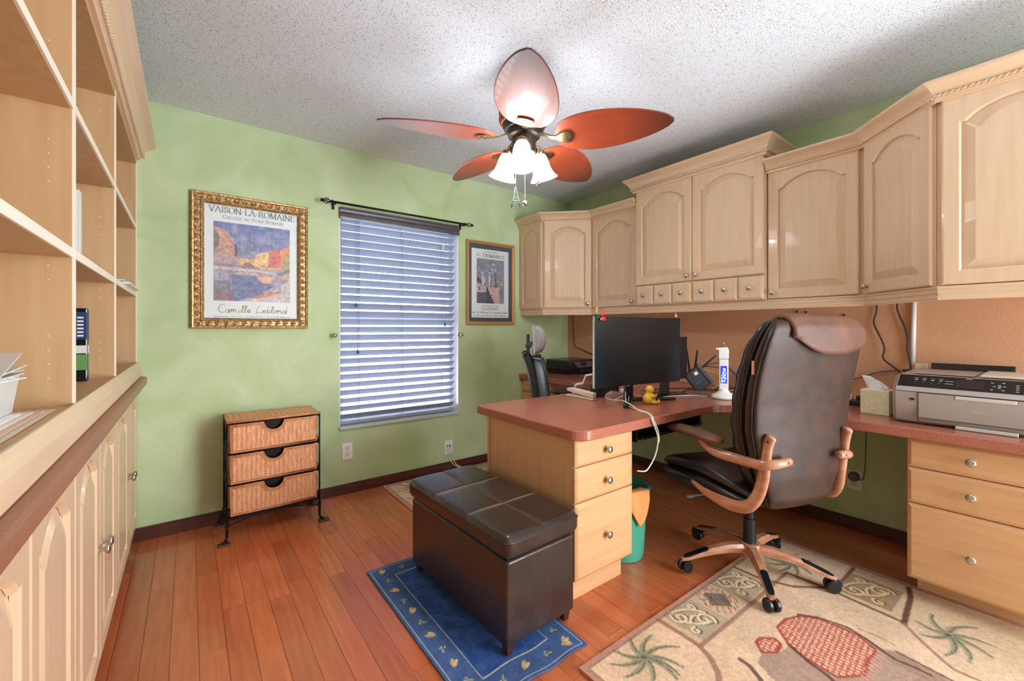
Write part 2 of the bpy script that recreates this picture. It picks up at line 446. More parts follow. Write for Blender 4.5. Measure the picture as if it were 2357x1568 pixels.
# window: white reveal liner, frame, mullion and panes set in the wall
w1 = struct(thing('window_1', 'window', 'window', (1.324, YB + 0.1, WZ0), world=True)); del w1['label']; del w1['category']
mb = MB(); a, b = WX0, WX1; y0, y1 = YB + 0.085, YB + 0.125
for q in [((a, y0, WZ0), (a + .04, y1, WZ1)), ((b - .04, y0, WZ0), (b, y1, WZ1)), ((a + .04, y0, WZ1 - .04), (b - .04, y1, WZ1)), ((a + .04, y0, WZ0), (b - .04, y1, WZ0 + .04)),
          ((a + .04, y0 + .005, 1.235), (b - .04, y1 - .005, 1.275))]: mb.box(*q)
mb.build('window_frame', frame_w, w1)
for z0, z1 in ((WZ0 + .04, 1.235), (1.275, WZ1 - .04)):
    MB().box((a + .04, YB + 0.102, z0), (b - .04, YB + 0.106, z1)).build('pane', wpane_m, w1)
mb = MB().box((a, YB + .001, WZ0 + .001), (a + .004, y0, WZ1)).box((b - .004, YB + .001, WZ0 + .001), (b, y0, WZ1)).box((a + .004, YB + .001, WZ1 - .004), (b - .004, y0, WZ1))
mb.build('reveal_lining', frame_w, w1)
MB().box((a - .004, YB - 0.018, WZ0 - 0.022), (b + .004, y0, WZ0 + .002)).build('window_sill', sill_m, w1, bevel=0.004)

# ------------------------------------------------------------------ venetian blind
bl = thing('venetian_blind', 'grey wooden slat blind hanging half open in the window', 'blind', (1.31, YB + 0.03, WZ0), world=True)
sx0, sx1, yc = WX0 + 0.008, 1.772, YB + 0.036
pitch, sw, tau = 0.0565, 0.0635, math.radians(40)
slat = MB()
prof = []
for k in range(7):
    t = k / 6 - 0.5; prof.append((t * sw, -0.004 * (1 - (2 * t) ** 2) * -1))
top = [(p[0], p[1] + 0.0015) for p in prof]; bot = [(p[0], p[1] - 0.0015) for p in reversed(prof)]
cs = top + bot
slat.loops([[(xx, c[0] * math.cos(tau) + c[1] * math.sin(tau), -c[0] * math.sin(tau) + c[1] * math.cos(tau)) for c in cs] for xx in (0, sx1 - sx0)])
slat_me = slat.mesh('slat', True); slat_me.set_sharp_from_angle(angle=0.6); slat_me.materials.append(slat_m)
z = WZ0 + 0.062; zs = []
while z < 1.962: zs.append(z); z += pitch
for z in zs:
    o = bpy.data.objects.new('slat', slat_me); COL.objects.link(o); attach(o, bl)
    o.matrix_basis = Matrix.Translation((sx0, yc, z + random.uniform(-0.0006, 0.0006)))
MB().box((sx0, yc - 0.026, WZ0 + 0.012), (sx1, yc + 0.026, WZ0 + 0.032)).build('bottom_rail', slat_m, bl, bevel=0.003)
MB().box((sx0, yc - 0.024, 1.965), (sx1, yc + 0.03, 2.02)).build('head_rail', valance_m, bl)
mb = MB(); pr = [(0, 1.944), (0.012, 1.944), (0.014, 1.956), (0.010, 1.962), (0.010, 1.974), (0.015, 1.982), (0.010, 1.992), (0.013, 2.004), (0.018, 2.012), (0.018, 2.022), (0, 2.022)]
mb.loops([[(xx, YB - 0.008 - o, z) for o, z in pr] for xx in (0.843, 1.80)])
mb.build('valance', valance_m, bl)
for xx in (0.985, 1.315, 1.655):
    lc = MB()
    for yy in (yc - 0.0275, yc + 0.0275): lc.tube([(xx, yy, WZ0 + 0.02), (xx, yy, 1.97)], 0.0011, 5)
    for z in zs: lc.tube([(xx, yc - 0.027, z + 0.018 - 0.003), (xx, yc + 0.027, z - 0.018 - 0.003)], 0.0008, 4)
    lc.build('ladder_cord', cord_m, bl)
for xx, z1 in ((0.955, 1.335), (0.968, 1.0), (1.672, 1.20)):
    c = MB().tube([(xx, YB - 0.004, 1.955), (xx, YB - 0.006, z1 + .02)], 0.0013, 6).build('pull_cord', cord_m, bl)
    MB().lathe([(0.001, 0.034), (0.004, 0.03), (0.006, 0.018), (0.009, 0.006), (0.008, 0), (0.001, -0.001)], 12, Matrix.Translation((xx, YB - 0.006, z1 - .012))).build('tassel', tassel_m, c, True)
for xx in (0.99, 1.31): MB().tube([(xx, YB - .003, 1.95), (xx, YB - .004, 1.90)], 0.004, 6, flat=0.4).build('valance_clip', white_p, bl)
cl = MB().tube(smooth_path([(1.655, YB - .004, 1.86), (1.648, YB - .006, 1.83), (1.655, YB - .006, 1.80), (1.664, YB - .006, 1.83), (1.656, YB - .004, 1.858)]), 0.003, 6).build('cord_hook', white_p, bl)

# ------------------------------------------------------------------ curtain rod and hold-backs
rd = thing('curtain_rod', 'thin black curtain rod with scrolled finials above the blind', 'curtain rod', (1.30, YB, 2.0), world=True)
ry, rz = YB - 0.07, 2.033
MB().tube([(0.775, ry, rz), (1.83, ry, rz)], 0.0075, 12).build('rod', iron, rd, True)
for sx, x0 in ((-1, 0.775), (1, 1.83)):
    fn = MB()
    Mx = Matrix.Translation((x0, ry, rz)) @ Matrix.Rotation(sx * PI / 2, 4, 'Y')
    fn.lathe([(0.0075, -0.01), (0.012, -0.006), (0.012, 0.002), (0.006, 0.006), (0.006, 0.012)], 12, Mx)
    for k in range(4):                                    # open twisted cage
        pts = []
        for j in range(9):
            t = j / 8; rr = 0.005 + 0.014 * math.sin(PI * t); a = k * PI / 2 + t * 2.2
            pts.append(Mx @ Vector((rr * math.cos(a), rr * math.sin(a), 0.012 + 0.042 * t)))
        fn.tube(pts, 0.0028, 6)
    fn.lathe([(0.004, 0.05), (0.010, 0.055), (0.012, 0.062), (0.009, 0.070), (0.002, 0.074)], 12, Mx)
    fn.build('finial', iron, rd, True)
for xx in (0.80, 1.815):
    MB().box((xx - .009, YB - .004, rz - .035), (xx + .009, YB, rz + .02)).tube([(xx, YB, rz), (xx, ry, rz - .012)], 0.0045, 8).tube([(xx, ry - .01, rz - .002), (xx, ry, rz - .012), (xx, ry + .011, rz - .002)], 0.004, 8).build('bracket', iron, rd)
for nm, xx, lb in (('left', 0.803, 'small nickel curtain hold-back knob between gilt picture and window'), ('right', 1.808, 'small nickel curtain hold-back knob under the black-bordered poster')):
    MB().lathe([(0.014, 0), (0.014, 0.004), (0.005, 0.008), (0.005, 0.03), (0.012, 0.036), (0.016, 0.044), (0.012, 0.052), (0.002, 0.055)], 16,
               Matrix.Translation((xx, YB, 1.121)) @ Matrix.Rotation(PI / 2, 4, 'X')).build('curtain_holdback', nickel, None, True, tag=(lb, 'hook', 'curtain hold-backs beside the window'))

# ------------------------------------------------------------------ left wall: base cabinets, ledge, bookcase
LF = -0.245                                             # face of the cabinet bodies
spans = [(0.0, 0.75), (0.75, 1.50), (1.50, 2.25), (2.25, 3.105)]
blabel = ['maple base cabinet under the ledge beside the camera', 'maple base cabinet under the ledge, nearest one in view', 'maple base cabinet under the ledge, middle one of the row', 'maple base cabinet under the ledge in the green wall corner']
for (y0, y1), lb in zip(spans, blabel):
    t = thing('base_cabinet', lb, 'cabinet', (-0.4, (y0 + y1) / 2, 0), group='base cabinets under the bookcase', world=True)
    MB().box((XL + .002, y0 + .001, 0.10), (LF, y1 - .001, 0.862)).build('body', maple_v, t)
    MB().box((XL + .05, y0 + .001, 0.0), (-0.31, y1 - .001, 0.10)).build('toe_kick', base_m, t)
    w = (y1 - y0) / 2 - 0.003
    door(t, (LF, y0 + .002, 0.105), (0, 1, 0), w, 0.74, (w - 0.03, 0.37), rise=0.055)
    door(t, (LF, y0 + w + .004, 0.105), (0, 1, 0), w, 0.74, (0.03, 0.37), rise=0.055)
mb = MB()
pr = [(XL + .002, 0.863), (-0.190, 0.863), (-0.183, 0.868), (-0.183, 0.898), (-0.190, 0.904), (XL + .002, 0.904)]
mb.loops([[(x, y, z) for x, z in pr] for y in (0.0, YB - .002)])
mb.build('ledge_worktop', ledge_m, tag=('brown laminate ledge running along the top of the left base cabinets', 'worktop'))

bk = thing('bookcase', 'tall open maple bookcase with crown moulding on the left wall', 'bookcase', (-0.4, 1.55, 0.905), world=True)
BF = -0.225; BT = 2.10
MB().box((XL + .002, 0.0, 0.905), (XL + .012, YB - .001, BT)).build('back_panel', shelf_in, bk)
ys = [0.0, 0.75, 1.495, 2.245, YB - 0.022]
for y in ys:
    d = MB().box((XL + .012, y, 0.905), (BF - .004, y + 0.02, BT)).build('upright', shelf_in, bk)
    MB().box((BF - .004, y, 0.985), (BF, y + 0.02, BT)).build('edge_strip', maple_edge, d)
for i in range(4):
    y0, y1 = ys[i] + 0.02, ys[i + 1]
    for z in (0.958, 1.345, 1.712):
        d = MB().box((XL + .012, y0, z), (BF - .006, y1, z + 0.022)).build('shelf', shelf_in, bk)
        if z > 1: MB().box((BF - .006, y0, z), (BF - .001, y1, z + 0.022)).build('edge_strip', maple_edge, d)
MB().box((XL + .012, 0.02, BT - .03), (BF - .001, YB - .024, BT)).build('top_board', shelf_in, bk)
pg = MB()                                              # shelf-pin holes on the uprights
for y in ys[1:]:
    for x in (BF - 0.045, BF - 0.235):
        for z in np.arange(1.05, 2.06, 0.034):
            if int(round((z - 1.05) / 0.034)) % 7 < 4:
                pg.lathe([(0.0030, 0), (0.0026, 0.0010), (0.0008, 0.0014)], 8, Matrix.Translation((x, y, z)) @ Matrix.Rotation(PI / 2, 4, 'X'))
po = pg.build('shelf_pin_plugs', M('beige_plug', S(222, 190, 150), .4), bk); po['kind'] = 'stuff'
pr = [(0, 0.905), (0.016, 0.905), (0.020, 0.912), (0.020, 0.955), (0.014, 0.966), (0.012, 0.972), (0.006, 0.985), (0, 0.985)]
MB().loops([[(BF - .001 + o, y, z) for o, z in pr] for y in (0.0, YB - .002)]).build('bottom_rail', maple_y, bk, bevel=0.001)
crown_p = [(0, 0), (0.010, 0), (0.012, 0.012), (0.018, 0.016), (0.018, 0.028), (0.024, 0.032), (0.030, 0.046), (0.044, 0.062), (0.062, 0.074), (0.068, 0.078), (0.068, 0.092), (0.0, 0.092)]
def crown(path, z0, k, root, mat, ends=None):
    runs, P, off, U = sweep(path, [(o * k[0], z0 + z * k[1]) for o, z in crown_p])
    ropes = rope(path, 0.0185 * k[0] + 0.003, z0 + 0.024 * k[1], 0.0085, 0.019)
    for r, ro in zip(runs, ropes):
        c = r.build('crown_moulding', mat, root); ro.build('rope_bead', mat, c, True)
crown([(BF - .002, 0.0), (BF - .002, YB - .002)], 2.096, (1.22, 1.05), bk, maple_y)

# ------------------------------------------------------------------ right wall: upper cabinets
UZ, UT = 1.343, 2.112
G = 'maple wall cabinets above the desk'
XF = 2.776                                              # face of regular bodies (doors add 21 mm)
s2 = math.sqrt(0.5)
# corner cabinet with a diagonal door
t = thing('corner_cabinet', 'diagonal maple corner cabinet next to the black-bordered poster', 'cabinet', (2.8, 2.85, UZ), group=G, world=True)
cpl = [(2.463, YB - .002), (2.463, 2.80), (2.770, 2.505), (XR - .002, 2.505), (XR - .002, YB - .002)]
MB().prism([(x, y, UZ) for x, y in cpl], (0, 0, UT - UZ)).build('body', maple_v, t)
door(t, (2.4625, YB - .006, UZ + .004), (0, -1, 0), 0.300, UT - UZ - .012, None, st=0.045, rise=0.05, t=0.012, name='end_panel')
A = Vector((2.463, 2.80)); B = Vector((2.770, 2.505)); u = (B - A).normalized(); ln = (B - A).length
o0 = A + u * 0.012
door(t, (o0.x, o0.y, UZ + .004), (u.x, u.y, 0), ln - 0.018, UT - UZ - .012, (ln - 0.050, 0.035), t=0.018)
path_far = [(2.456, YB - .002), (2.456, 2.795), (2.755, 2.497), (2.755, 2.027)]
runs_f, _, _, _ = sweep(path_far, [(o * 0.95, UT - .018 + z * 0.80) for o, z in crown_p])
ropes_f = rope(path_far, 0.0200, UT + .001, 0.0072, 0.018)
for i in (0, 1):
    c = runs_f[i].build('crown_moulding', maple_y, t); ropes_f[i].build('rope_bead', maple_y, c, True)
# single door next to it
t = thing('wall_cabinet', 'single-door maple wall cabinet between the corner cabinet and the tall unit', 'cabinet', (2.93, 2.26, UZ), group=G, world=True)
MB().box((XF, 2.028, UZ), (XR - .002, 2.504, UT)).build('body', maple_v, t)
door(t, (XF, 2.494, UZ + .004), (0, -1, 0), 0.455, UT - UZ - .012, (0.42, 0.035))
c = runs_f[2].build('crown_moulding', maple_y, t); ropes_f[2].build('rope_bead', maple_y, c, True)
# tall unit: two doors over six little drawers
t = thing('wall_cabinet', 'tall two-door maple wall cabinet with six small drawers', 'cabinet', (2.9, 1.56, UZ), group=G, world=True)
TF = 2.742; TT = 2.222
MB().box((TF, 1.108, UZ), (XR - .002, 2.026, TT)).build('body', maple_v, t)
dw = 0.4525
door(t, (TF, 2.020, 1.497), (0, -1, 0), dw, TT - 1.497 - .012, (dw - 0.03, 0.035))
door(t, (TF, 2.020 - dw - .003, 1.497), (0, -1, 0), dw, TT - 1.497 - .012, (0.03, 0.035))
q = 0.908 / 6
for k in range(6): drawer(t, (TF, 2.020 - k * q, UZ + .003), (0, -1, 0), q - 0.003, 0.144, maple_v)
crown([(XR - .004, 2.030), (TF - .019, 2.030), (TF - .019, 1.105), (XR - .004, 1.105)], TT - .022, (0.95, 1.13), t, maple_y)
# single door right of the tall unit
t = thing('wall_cabinet', 'wide single-door maple wall cabinet right of the tall unit', 'cabinet', (2.93, 0.88, UZ), group=G, world=True)
MB().box((XF, 0.655, UZ), (XR - .002, 1.107, UT)).build('body', maple_v, t)
door(t, (XF, 1.103, UZ + .004), (0, -1, 0), 0.435, UT - UZ - .012, (0.03, 0.035))
path_n = [(2.755, 1.104), (2.755, 0.652), (2.440, 0.337), (2.440, -0.50)]
runs_n, _, _, _ = sweep(path_n, [(o * 0.95, UT - .018 + z * 0.80) for o, z in crown_p])
ropes_n = rope(path_n, 0.0200, UT + .001, 0.0072, 0.018)
c = runs_n[0].build('crown_moulding', maple_y, t); ropes_n[0].build('rope_bead', maple_y, c, True)
# angled cabinet
t = thing('angled_cabinet', 'maple wall cabinet with a door angled out towards the room', 'cabinet', (2.85, 0.5, UZ), group=G, world=True)
MB().prism([(2.770, 0.654, UZ), (2.456, 0.340, UZ), (XR - .002, 0.340, UZ), (XR - .002, 0.654, UZ)], (0, 0, UT - UZ)).build('body', maple_v, t)
door(t, (2.770 - 0.022, 0.654 - 0.022, UZ + .004), (-s2, -s2, 0), 0.405, UT - UZ - .012, (0.03, 0.035), t=0.018)
c = runs_n[1].build('crown_moulding', maple_y, t); ropes_n[1].build('rope_bead', maple_y, c, True)
# deep cabinet running out of the picture
t = thing('deep_cabinet', 'deep maple wall cabinet at the right edge above the silver printer', 'cabinet', (2.77, 0.0, UZ), group=G, world=True)
MB().box((2.461, -0.50, UZ), (XR - .002, 0.339, UT)).build('body', maple_v, t)
door(t, (2.461, 0.325, UZ + .004), (0, -1, 0), 0.40, UT - UZ - .012, (0.37, 0.035))
door(t, (2.461, -0.078, UZ + .004), (0, -1, 0), 0.40, UT - UZ - .012, (0.03, 0.035))
c = runs_n[2].build('crown_moulding', maple_y, t); ropes_n[2].build('rope_bead', maple_y, c, True)
# light rail under all of them
lr = thing('light_rail', 'continuous maple light rail moulding under the wall cabinets', 'moulding', (2.75, 1.3, 1.287), world=True)
prl = [(0.0, 1.287), (0.012, 1.287), (0.014, 1.296), (0.009, 1.301), (0.009, 1.310), (0.012, 1.314), (0.012, 1.330), (0.016, 1.334), (0.016, 1.3425), (-0.012, 1.3425), (-0.012, 1.287)]
for r in sweep([(2.480, YB - .002), (2.480, 2.81), (2.775, 2.515), (2.775, 0.645), (2.460, 0.330), (2.460, -0.50)], prl)[0]:
    r.build('rail', maple_y, lr)
# cork board on the wall between desk and cabinets
MB().box((XR - .008, -0.6, 0.752), (XR - .0005, YB - .001, 1.343)).build('cork_board', cork_m, tag=('long tan cork board on the wall between desk and wall cabinets', 'cork board'))

# ------------------------------------------------------------------ desk
def arc(cx, cy, r, a0, a1, n=8): return [(cx + r * math.cos(a0 + (a1 - a0) * k / n), cy + r * math.sin(a0 + (a1 - a0) * k / n)) for k in range(n + 1)]
TOPZ, BOTZ = 0.75, 0.707
out = [(XR - .010, -0.60), (XR - .010, YB - .001), (2.445, YB - .001), (2.435, 2.13)]
out += arc(2.285, 2.13, 0.15, 0, -PI / 2, 7) + arc(1.272, 1.962, 0.018, PI / 2, PI, 4) + arc(1.332, 1.277, 0.080, PI, 1.5 * PI, 8)
out += [(2.12, 1.198)] + arc(2.20, 0.978, 0.220, PI / 2, 0, 9)[1:] + [(2.420, 0.90), (2.420, -0.60)]
def inset(poly, d):
    n = len(poly); res = []
    for i in range(n):
        p0, p1, p2 = Vector(poly[i - 1]), Vector(poly[i]), Vector(poly[(i + 1) % n])
        e1 = (p1 - p0).normalized(); e2 = (p2 - p1).normalized(); n1 = Vector((-e1.y, e1.x)); n2 = Vector((-e2.y, e2.x))
        res.append(tuple(p1 + (n1 + n2) / max(0.3, 1 + n1.dot(n2)) * d))
    return res
area = sum(out[i - 1][0] * out[i][1] - out[i][0] * out[i - 1][1] for i in range(len(out)))
if area < 0: out.reverse()
i1 = inset(out, 0.004)
mb = MB().loops([[(x, y, BOTZ) for x, y in i1], [(x, y, BOTZ + .004) for x, y in out], [(x, y, TOPZ - .004) for x, y in out], [(x, y, TOPZ) for x, y in i1]])
mb.build('desk_worktop', laminate, tag=('red-brown laminate desktop along the right wall with a rounded peninsula', 'worktop'))

t = thing('drawer_pedestal', 'maple three-drawer pedestal under the peninsula beside the ottoman', 'drawers', (1.47, 1.55, 0), group='maple desk pedestals', world=True)
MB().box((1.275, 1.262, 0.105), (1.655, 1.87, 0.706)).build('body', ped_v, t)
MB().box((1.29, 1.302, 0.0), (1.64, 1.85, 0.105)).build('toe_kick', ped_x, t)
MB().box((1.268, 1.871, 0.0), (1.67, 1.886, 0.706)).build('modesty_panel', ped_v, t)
for z0, z1, kz in ((0.590, 0.704, 0.052), (0.440, 0.586, 0.068), (0.115, 0.436, 0.155)):
    drawer(t, (1.275, 1.261, z0), (1, 0, 0), 0.38, z1 - z0, ped_x, [(0.188, kz)])
t = thing('drawer_pedestal', 'maple three-drawer pedestal under the silver printer', 'drawers', (2.75, 0.2, 0), group='maple desk pedestals', world=True)
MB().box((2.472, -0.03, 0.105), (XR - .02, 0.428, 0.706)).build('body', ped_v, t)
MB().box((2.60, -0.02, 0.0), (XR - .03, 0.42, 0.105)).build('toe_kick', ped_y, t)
for z0, z1 in ((0.582, 0.702), (0.430, 0.578), (0.108, 0.426)):
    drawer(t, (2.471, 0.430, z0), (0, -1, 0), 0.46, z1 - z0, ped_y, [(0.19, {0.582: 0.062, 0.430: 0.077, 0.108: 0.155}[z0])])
t = thing('drawer_pedestal', 'maple drawer pedestal in the far corner under the black printer', 'drawers', (2.75, 2.9, 0), group='maple desk pedestals', world=True)
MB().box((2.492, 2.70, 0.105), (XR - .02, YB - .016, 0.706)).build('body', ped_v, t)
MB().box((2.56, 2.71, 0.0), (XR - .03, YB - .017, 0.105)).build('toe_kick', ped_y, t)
for z0, z1 in ((0.590, 0.702), (0.430, 0.586), (0.108, 0.426)):
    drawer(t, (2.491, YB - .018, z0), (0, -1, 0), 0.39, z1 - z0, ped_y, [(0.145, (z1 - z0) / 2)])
# keyboard tray under the peninsula
t = thing('keyboard_tray', 'black keyboard drawer hanging under the desk in front of the leather chair', 'keyboard tray', (2.1, 1.4, 0.6), world=True)
MB().box((1.80, 1.30, 0.610), (2.38, 1.62, 0.624)).build('tray', black_p, t, bevel=0.003)
for xx in (1.78, 2.381): MB().box((xx, 1.32, 0.60), (xx + .014, 1.65, 0.7065)).build('slide', iron, t)
MB().box((1.86, 1.36, 0.6245), (2.30, 1.50, 0.640)).build('keyboard', black_p, t, bevel=0.003)
# ------------------------------------------------------------------ printed surfaces: colours evaluated per mesh point
class Paint:
    def __init__(s, X, Y, col):
        s.X, s.Y = X, Y; s.c = np.ones(X.shape + (3,)) * np.array(col, float)
    def blend(s, m, col): s.c += (np.array(col, float) - s.c) * np.clip(m, 0, 1)[..., None]
    def inside(s, pts):
        m = np.zeros(s.X.shape, bool); n = len(pts)
        for i in range(n):
            x0, y0 = pts[i - 1]; x1, y1 = pts[i]
            if y0 == y1: continue
            c = ((y0 > s.Y) != (y1 > s.Y)) & (s.X < (x1 - x0) * (s.Y - y0) / (y1 - y0) + x0)
            m ^= c
        return m
    def poly(s, pts, col, a=1.0): s.blend(s.inside(pts) * a, col)
    def dist(s, pts, w0=1.0, w1=1.0):
        d = np.full(s.X.shape, 9.0); n = len(pts) - 1
        for i in range(n):
            x0, y0 = pts[i]; dx, dy = pts[i + 1][0] - x0, pts[i + 1][1] - y0; L = dx * dx + dy * dy + 1e-12
            t = np.clip(((s.X - x0) * dx + (s.Y - y0) * dy) / L, 0, 1)
            ww = w0 + (w1 - w0) * (i + t) / n
            d = np.minimum(d, np.hypot(s.X - x0 - t * dx, s.Y - y0 - t * dy) / ww)
        return d
    def stroke(s, pts, w, col, a=1.0, w1=None, soft=0.35):
        d = s.dist(pts, w, w if w1 is None else w1)
        s.blend(np.clip((1 - d) / soft, 0, 1) * a, col)
    def ellipse(s, c, r, col, a=1.0, rot=0.0, soft=0.15):
        x = (s.X - c[0]) * math.cos(rot) + (s.Y - c[1]) * math.sin(rot); y = -(s.X - c[0]) * math.sin(rot) + (s.Y - c[1]) * math.cos(rot)
        d = np.hypot(x / r[0], y / r[1]); s.blend(np.clip((1 - d) / soft, 0, 1) * a, col)
    def noise(s, sc, seed):
        rs = np.random.RandomState(seed); g = rs.rand(64, 64)
        u = (s.X * sc) % 63; v = (s.Y * sc * 1.0) % 63
        i, j = np.floor(u).astype(int), np.floor(v).astype(int); fu, fv = u - i, v - j
        fu = fu * fu * (3 - 2 * fu); fv = fv * fv * (3 - 2 * fv)
        return (g[i, j] * (1-fu) * (1-fv) + g[(i+1) % 64, j] * fu * (1-fv) + g[i, (j+1) % 64] * (1-fu) * fv + g[(i+1) % 64, (j+1) % 64] * fu * fv)
    def mottle(s, sc, seed, amt): s.c *= (1 + amt * (s.noise(sc, seed) - 0.5))[..., None]
    def linear(s):
        c = np.clip(s.c / 255.0, 0, 1)
        return np.where(c <= 0.04045, c / 12.92, ((c + 0.055) / 1.055) ** 2.4)
def printed_grid(name, P3, lin_c, mat, parent=None, extra=None, tag=None, solid=0):
    ny, nx = lin_c.shape[:2]; V = P3.reshape(-1, 3)
    idx = np.arange(nx * ny).reshape(ny, nx)
    F = np.stack([idx[:-1, :-1], idx[:-1, 1:], idx[1:, 1:], idx[1:, :-1]], -1).reshape(-1, 4)
    loc = np.zeros(3)
    if tag:
        loc = (V.min(0) + V.max(0)) / 2; loc[2] = V[:, 2].min(); V = V - loc
    me = bpy.data.meshes.new(name); me.from_pydata(V.tolist(), [], F.tolist())
    at = me.color_attributes.new('print', 'FLOAT_COLOR', 'POINT')
    at.data.foreach_set('color', np.concatenate([lin_c.reshape(-1, 3), np.ones((nx * ny, 1))], 1).astype(np.float32).ravel())
    me.materials.append(mat)
    o = bpy.data.objects.new(name, me); COL.objects.link(o); o.location = loc
    if tag: settag(o, *tag)
    if parent is not None: attach(o, parent)
    if solid:
        md = o.modifiers.new('thickness', 'SOLIDIFY'); md.thickness = solid; md.offset = -1 if solid > 0 else 1
    return o
def spiral(cx, cy, r, turns, a0, sgn=1, n=22, k=0.15): return [(cx + r * (1 - (1 - k) * i / n) * math.cos(a0 + sgn * turns * 2 * PI * i / n), cy + r * (1 - (1 - k) * i / n) * math.sin(a0 + sgn * turns * 2 * PI * i / n)) for i in range(n + 1)]
def bez(a, b, c, n=8): return [((1-t)**2*a[0]+2*t*(1-t)*b[0]+t*t*c[0], (1-t)**2*a[1]+2*t*(1-t)*b[1]+t*t*c[1]) for t in [i/n for i in range(n+1)]]

# broad-nib roman capitals and a round script, drawn as strokes
def A_(cx, cy, rx, ry, a0, a1, n=12): return [(cx + rx * math.cos(math.radians(a0 + (a1 - a0) * i / n)), cy + ry * math.sin(math.radians(a0 + (a1 - a0) * i / n))) for i in range(n + 1)]
GLY = {
 'A': (.76, [[(.04, 0), (.38, 1)], [(.38, 1), (.72, 0)], [(.17, .36), (.59, .36)]], [(.04, 0), (.72, 0)]),
 'C': (.74, [A_(.42, .5, .38, .5, 42, 318, 16), [(.70, .84), (.70, .68)], [(.70, .16), (.70, .30)]], []),
 'D': (.80, [[(.12, 0), (.12, 1)], [(.12, 1), (.34, 1)] + A_(.34, .5, .40, .5, 90, -90) + [(.12, 0)]], [(.12, 0), (.12, 1)]),
 'E': (.62, [[(.12, 0), (.12, 1)], [(.12, 1), (.54, 1), (.54, .84)], [(.12, .52), (.42, .52)], [(.12, 0), (.56, 0), (.58, .18)]], [(.12, 0), (.12, 1)]),
 'G': (.80, [A_(.42, .5, .38, .5, 42, 300, 16), [(.68, .84), (.68, .68)], [(.64, .08), (.64, .44)]], [(.64, .44)]),
 'I': (.30, [[(.15, 0), (.15, 1)]], [(.15, 0), (.15, 1)]),
 'L': (.60, [[(.12, 0), (.12, 1)], [(.12, 0), (.54, 0), (.56, .2)]], [(.12, 0), (.12, 1)]),
 'M': (.96, [[(.12, 0), (.14, 1)], [(.14, 1), (.48, .06)], [(.48, .06), (.82, 1)], [(.82, 1), (.84, 0)]], [(.12, 0), (.84, 0), (.14, 1), (.82, 1)]),
 'N': (.82, [[(.12, 0), (.12, 1)], [(.12, 1), (.70, 0)], [(.70, 0), (.70, 1)]], [(.12, 0), (.12, 1), (.70, 1)]),
 'O': (.84, [A_(.42, .5, .37, .5, 0, 360, 22)], []),
 'P': (.62, [[(.12, 0), (.12, 1)], [(.12, 1), (.34, 1)] + A_(.34, .74, .22, .26, 90, -90) + [(.12, .48)]], [(.12, 0), (.12, 1)]),
 'R': (.72, [[(.12, 0), (.12, 1)], [(.12, 1), (.34, 1)] + A_(.34, .75, .22, .25, 90, -90) + [(.12, .5)], [(.34, .5), (.68, 0)]], [(.12, 0), (.12, 1), (.68, 0)]),
 'S': (.54, [A_(.28, .75, .19, .25, 30, 270, 10) + A_(.26, .25, .21, .25, 90, -150, 10), [(.44, .86), (.45, .72)], [(.06, .12), (.05, .28)]], []),
 'T': (.66, [[(.33, 0), (.33, 1)], [(.04, .82), (.06, 1), (.60, 1), (.62, .82)]], [(.33, 0)]),
 'U': (.76, [[(.12, 1), (.12, .32)] + A_(.38, .32, .26, .32, 180, 360) + [(.64, 1)]], [(.12, 1), (.64, 1)]),
 'V': (.74, [[(.04, 1), (.37, 0)], [(.37, 0), (.70, 1)]], [(.04, 1), (.70, 1)]),
 'X': (.72, [[(.06, 1), (.66, 0)], [(.06, 0), (.66, 1)]], [(.06, 0), (.66, 0), (.06, 1), (.66, 1)]),
 'Y': (.72, [[(.05, 1), (.36, .46)], [(.36, .46), (.67, 1)], [(.36, 0), (.36, .46)]], [(.36, 0), (.05, 1), (.67, 1)]),
 'Z': (.64, [[(.08, .82), (.09, 1), (.56, 1)], [(.56, 1), (.07, 0)], [(.07, 0), (.57, 0), (.59, .2)]], []),
 '-': (.36, [[(.06, .42), (.30, .42)], [(.06, .45), (.30, .45)], [(.06, .39), (.30, .39)]], []), '.': (.26, [[(.10, .02), (.14, .02)], [(.12, 0), (.12, .08)]], []), ' ': (.30, [], []),
}
def roman(lines_mb, text, x0, z0, x1, h, y, heavy=0.15, small=None, space=0.06):
    """write text so that it spans x0..x1 on the plane y; small = height factor of non-initial letters"""
    items = []; adv = 0.0
    for ch in text:
        k = small if (small and ch.islower()) else 1.0
        ch = ch.upper(); g = GLY[ch]; items.append((ch, adv, k)); adv += (g[0] + space) * k
    sx = (x1 - x0) / (adv - space)
    nib = Vector((math.cos(math.radians(14)), math.sin(math.radians(14))))
    for ch, a, k in items:
        for pl in GLY[ch][1]:
            for p, q in zip(pl[:-1], pl[1:]):
                P = Vector((x0 + (a + p[0] * k) * sx, z0 + p[1] * h * k)); Q = Vector((x0 + (a + q[0] * k) * sx, z0 + q[1] * h * k))
                d = (Q - P); L = d.length
                if L < 1e-7: continue
                d /= L; wd = max(0.28, abs(d.x * nib.y - d.y * nib.x)) * heavy * h * k * 0.5
                n = Vector((-d.y, d.x)) * wd; e = d * wd * 0.25
                lines_mb.add([(c.x, y, c.y) for c in (P - e - n, Q + e - n, Q + e + n, P - e + n)], [(0, 1, 2, 3)])
        for sxp in GLY[ch][2]:
            cx = x0 + (a + sxp[0] * k) * sx; cz = z0 + sxp[1] * h * k; hw = 0.15 * h * k; th = heavy * 0.16 * h * k
            lines_mb.add([(cx - hw, y, cz - th), (cx + hw, y, cz - th), (cx + hw, y, cz + th), (cx - hw, y, cz + th)], [(0, 1, 2, 3)])
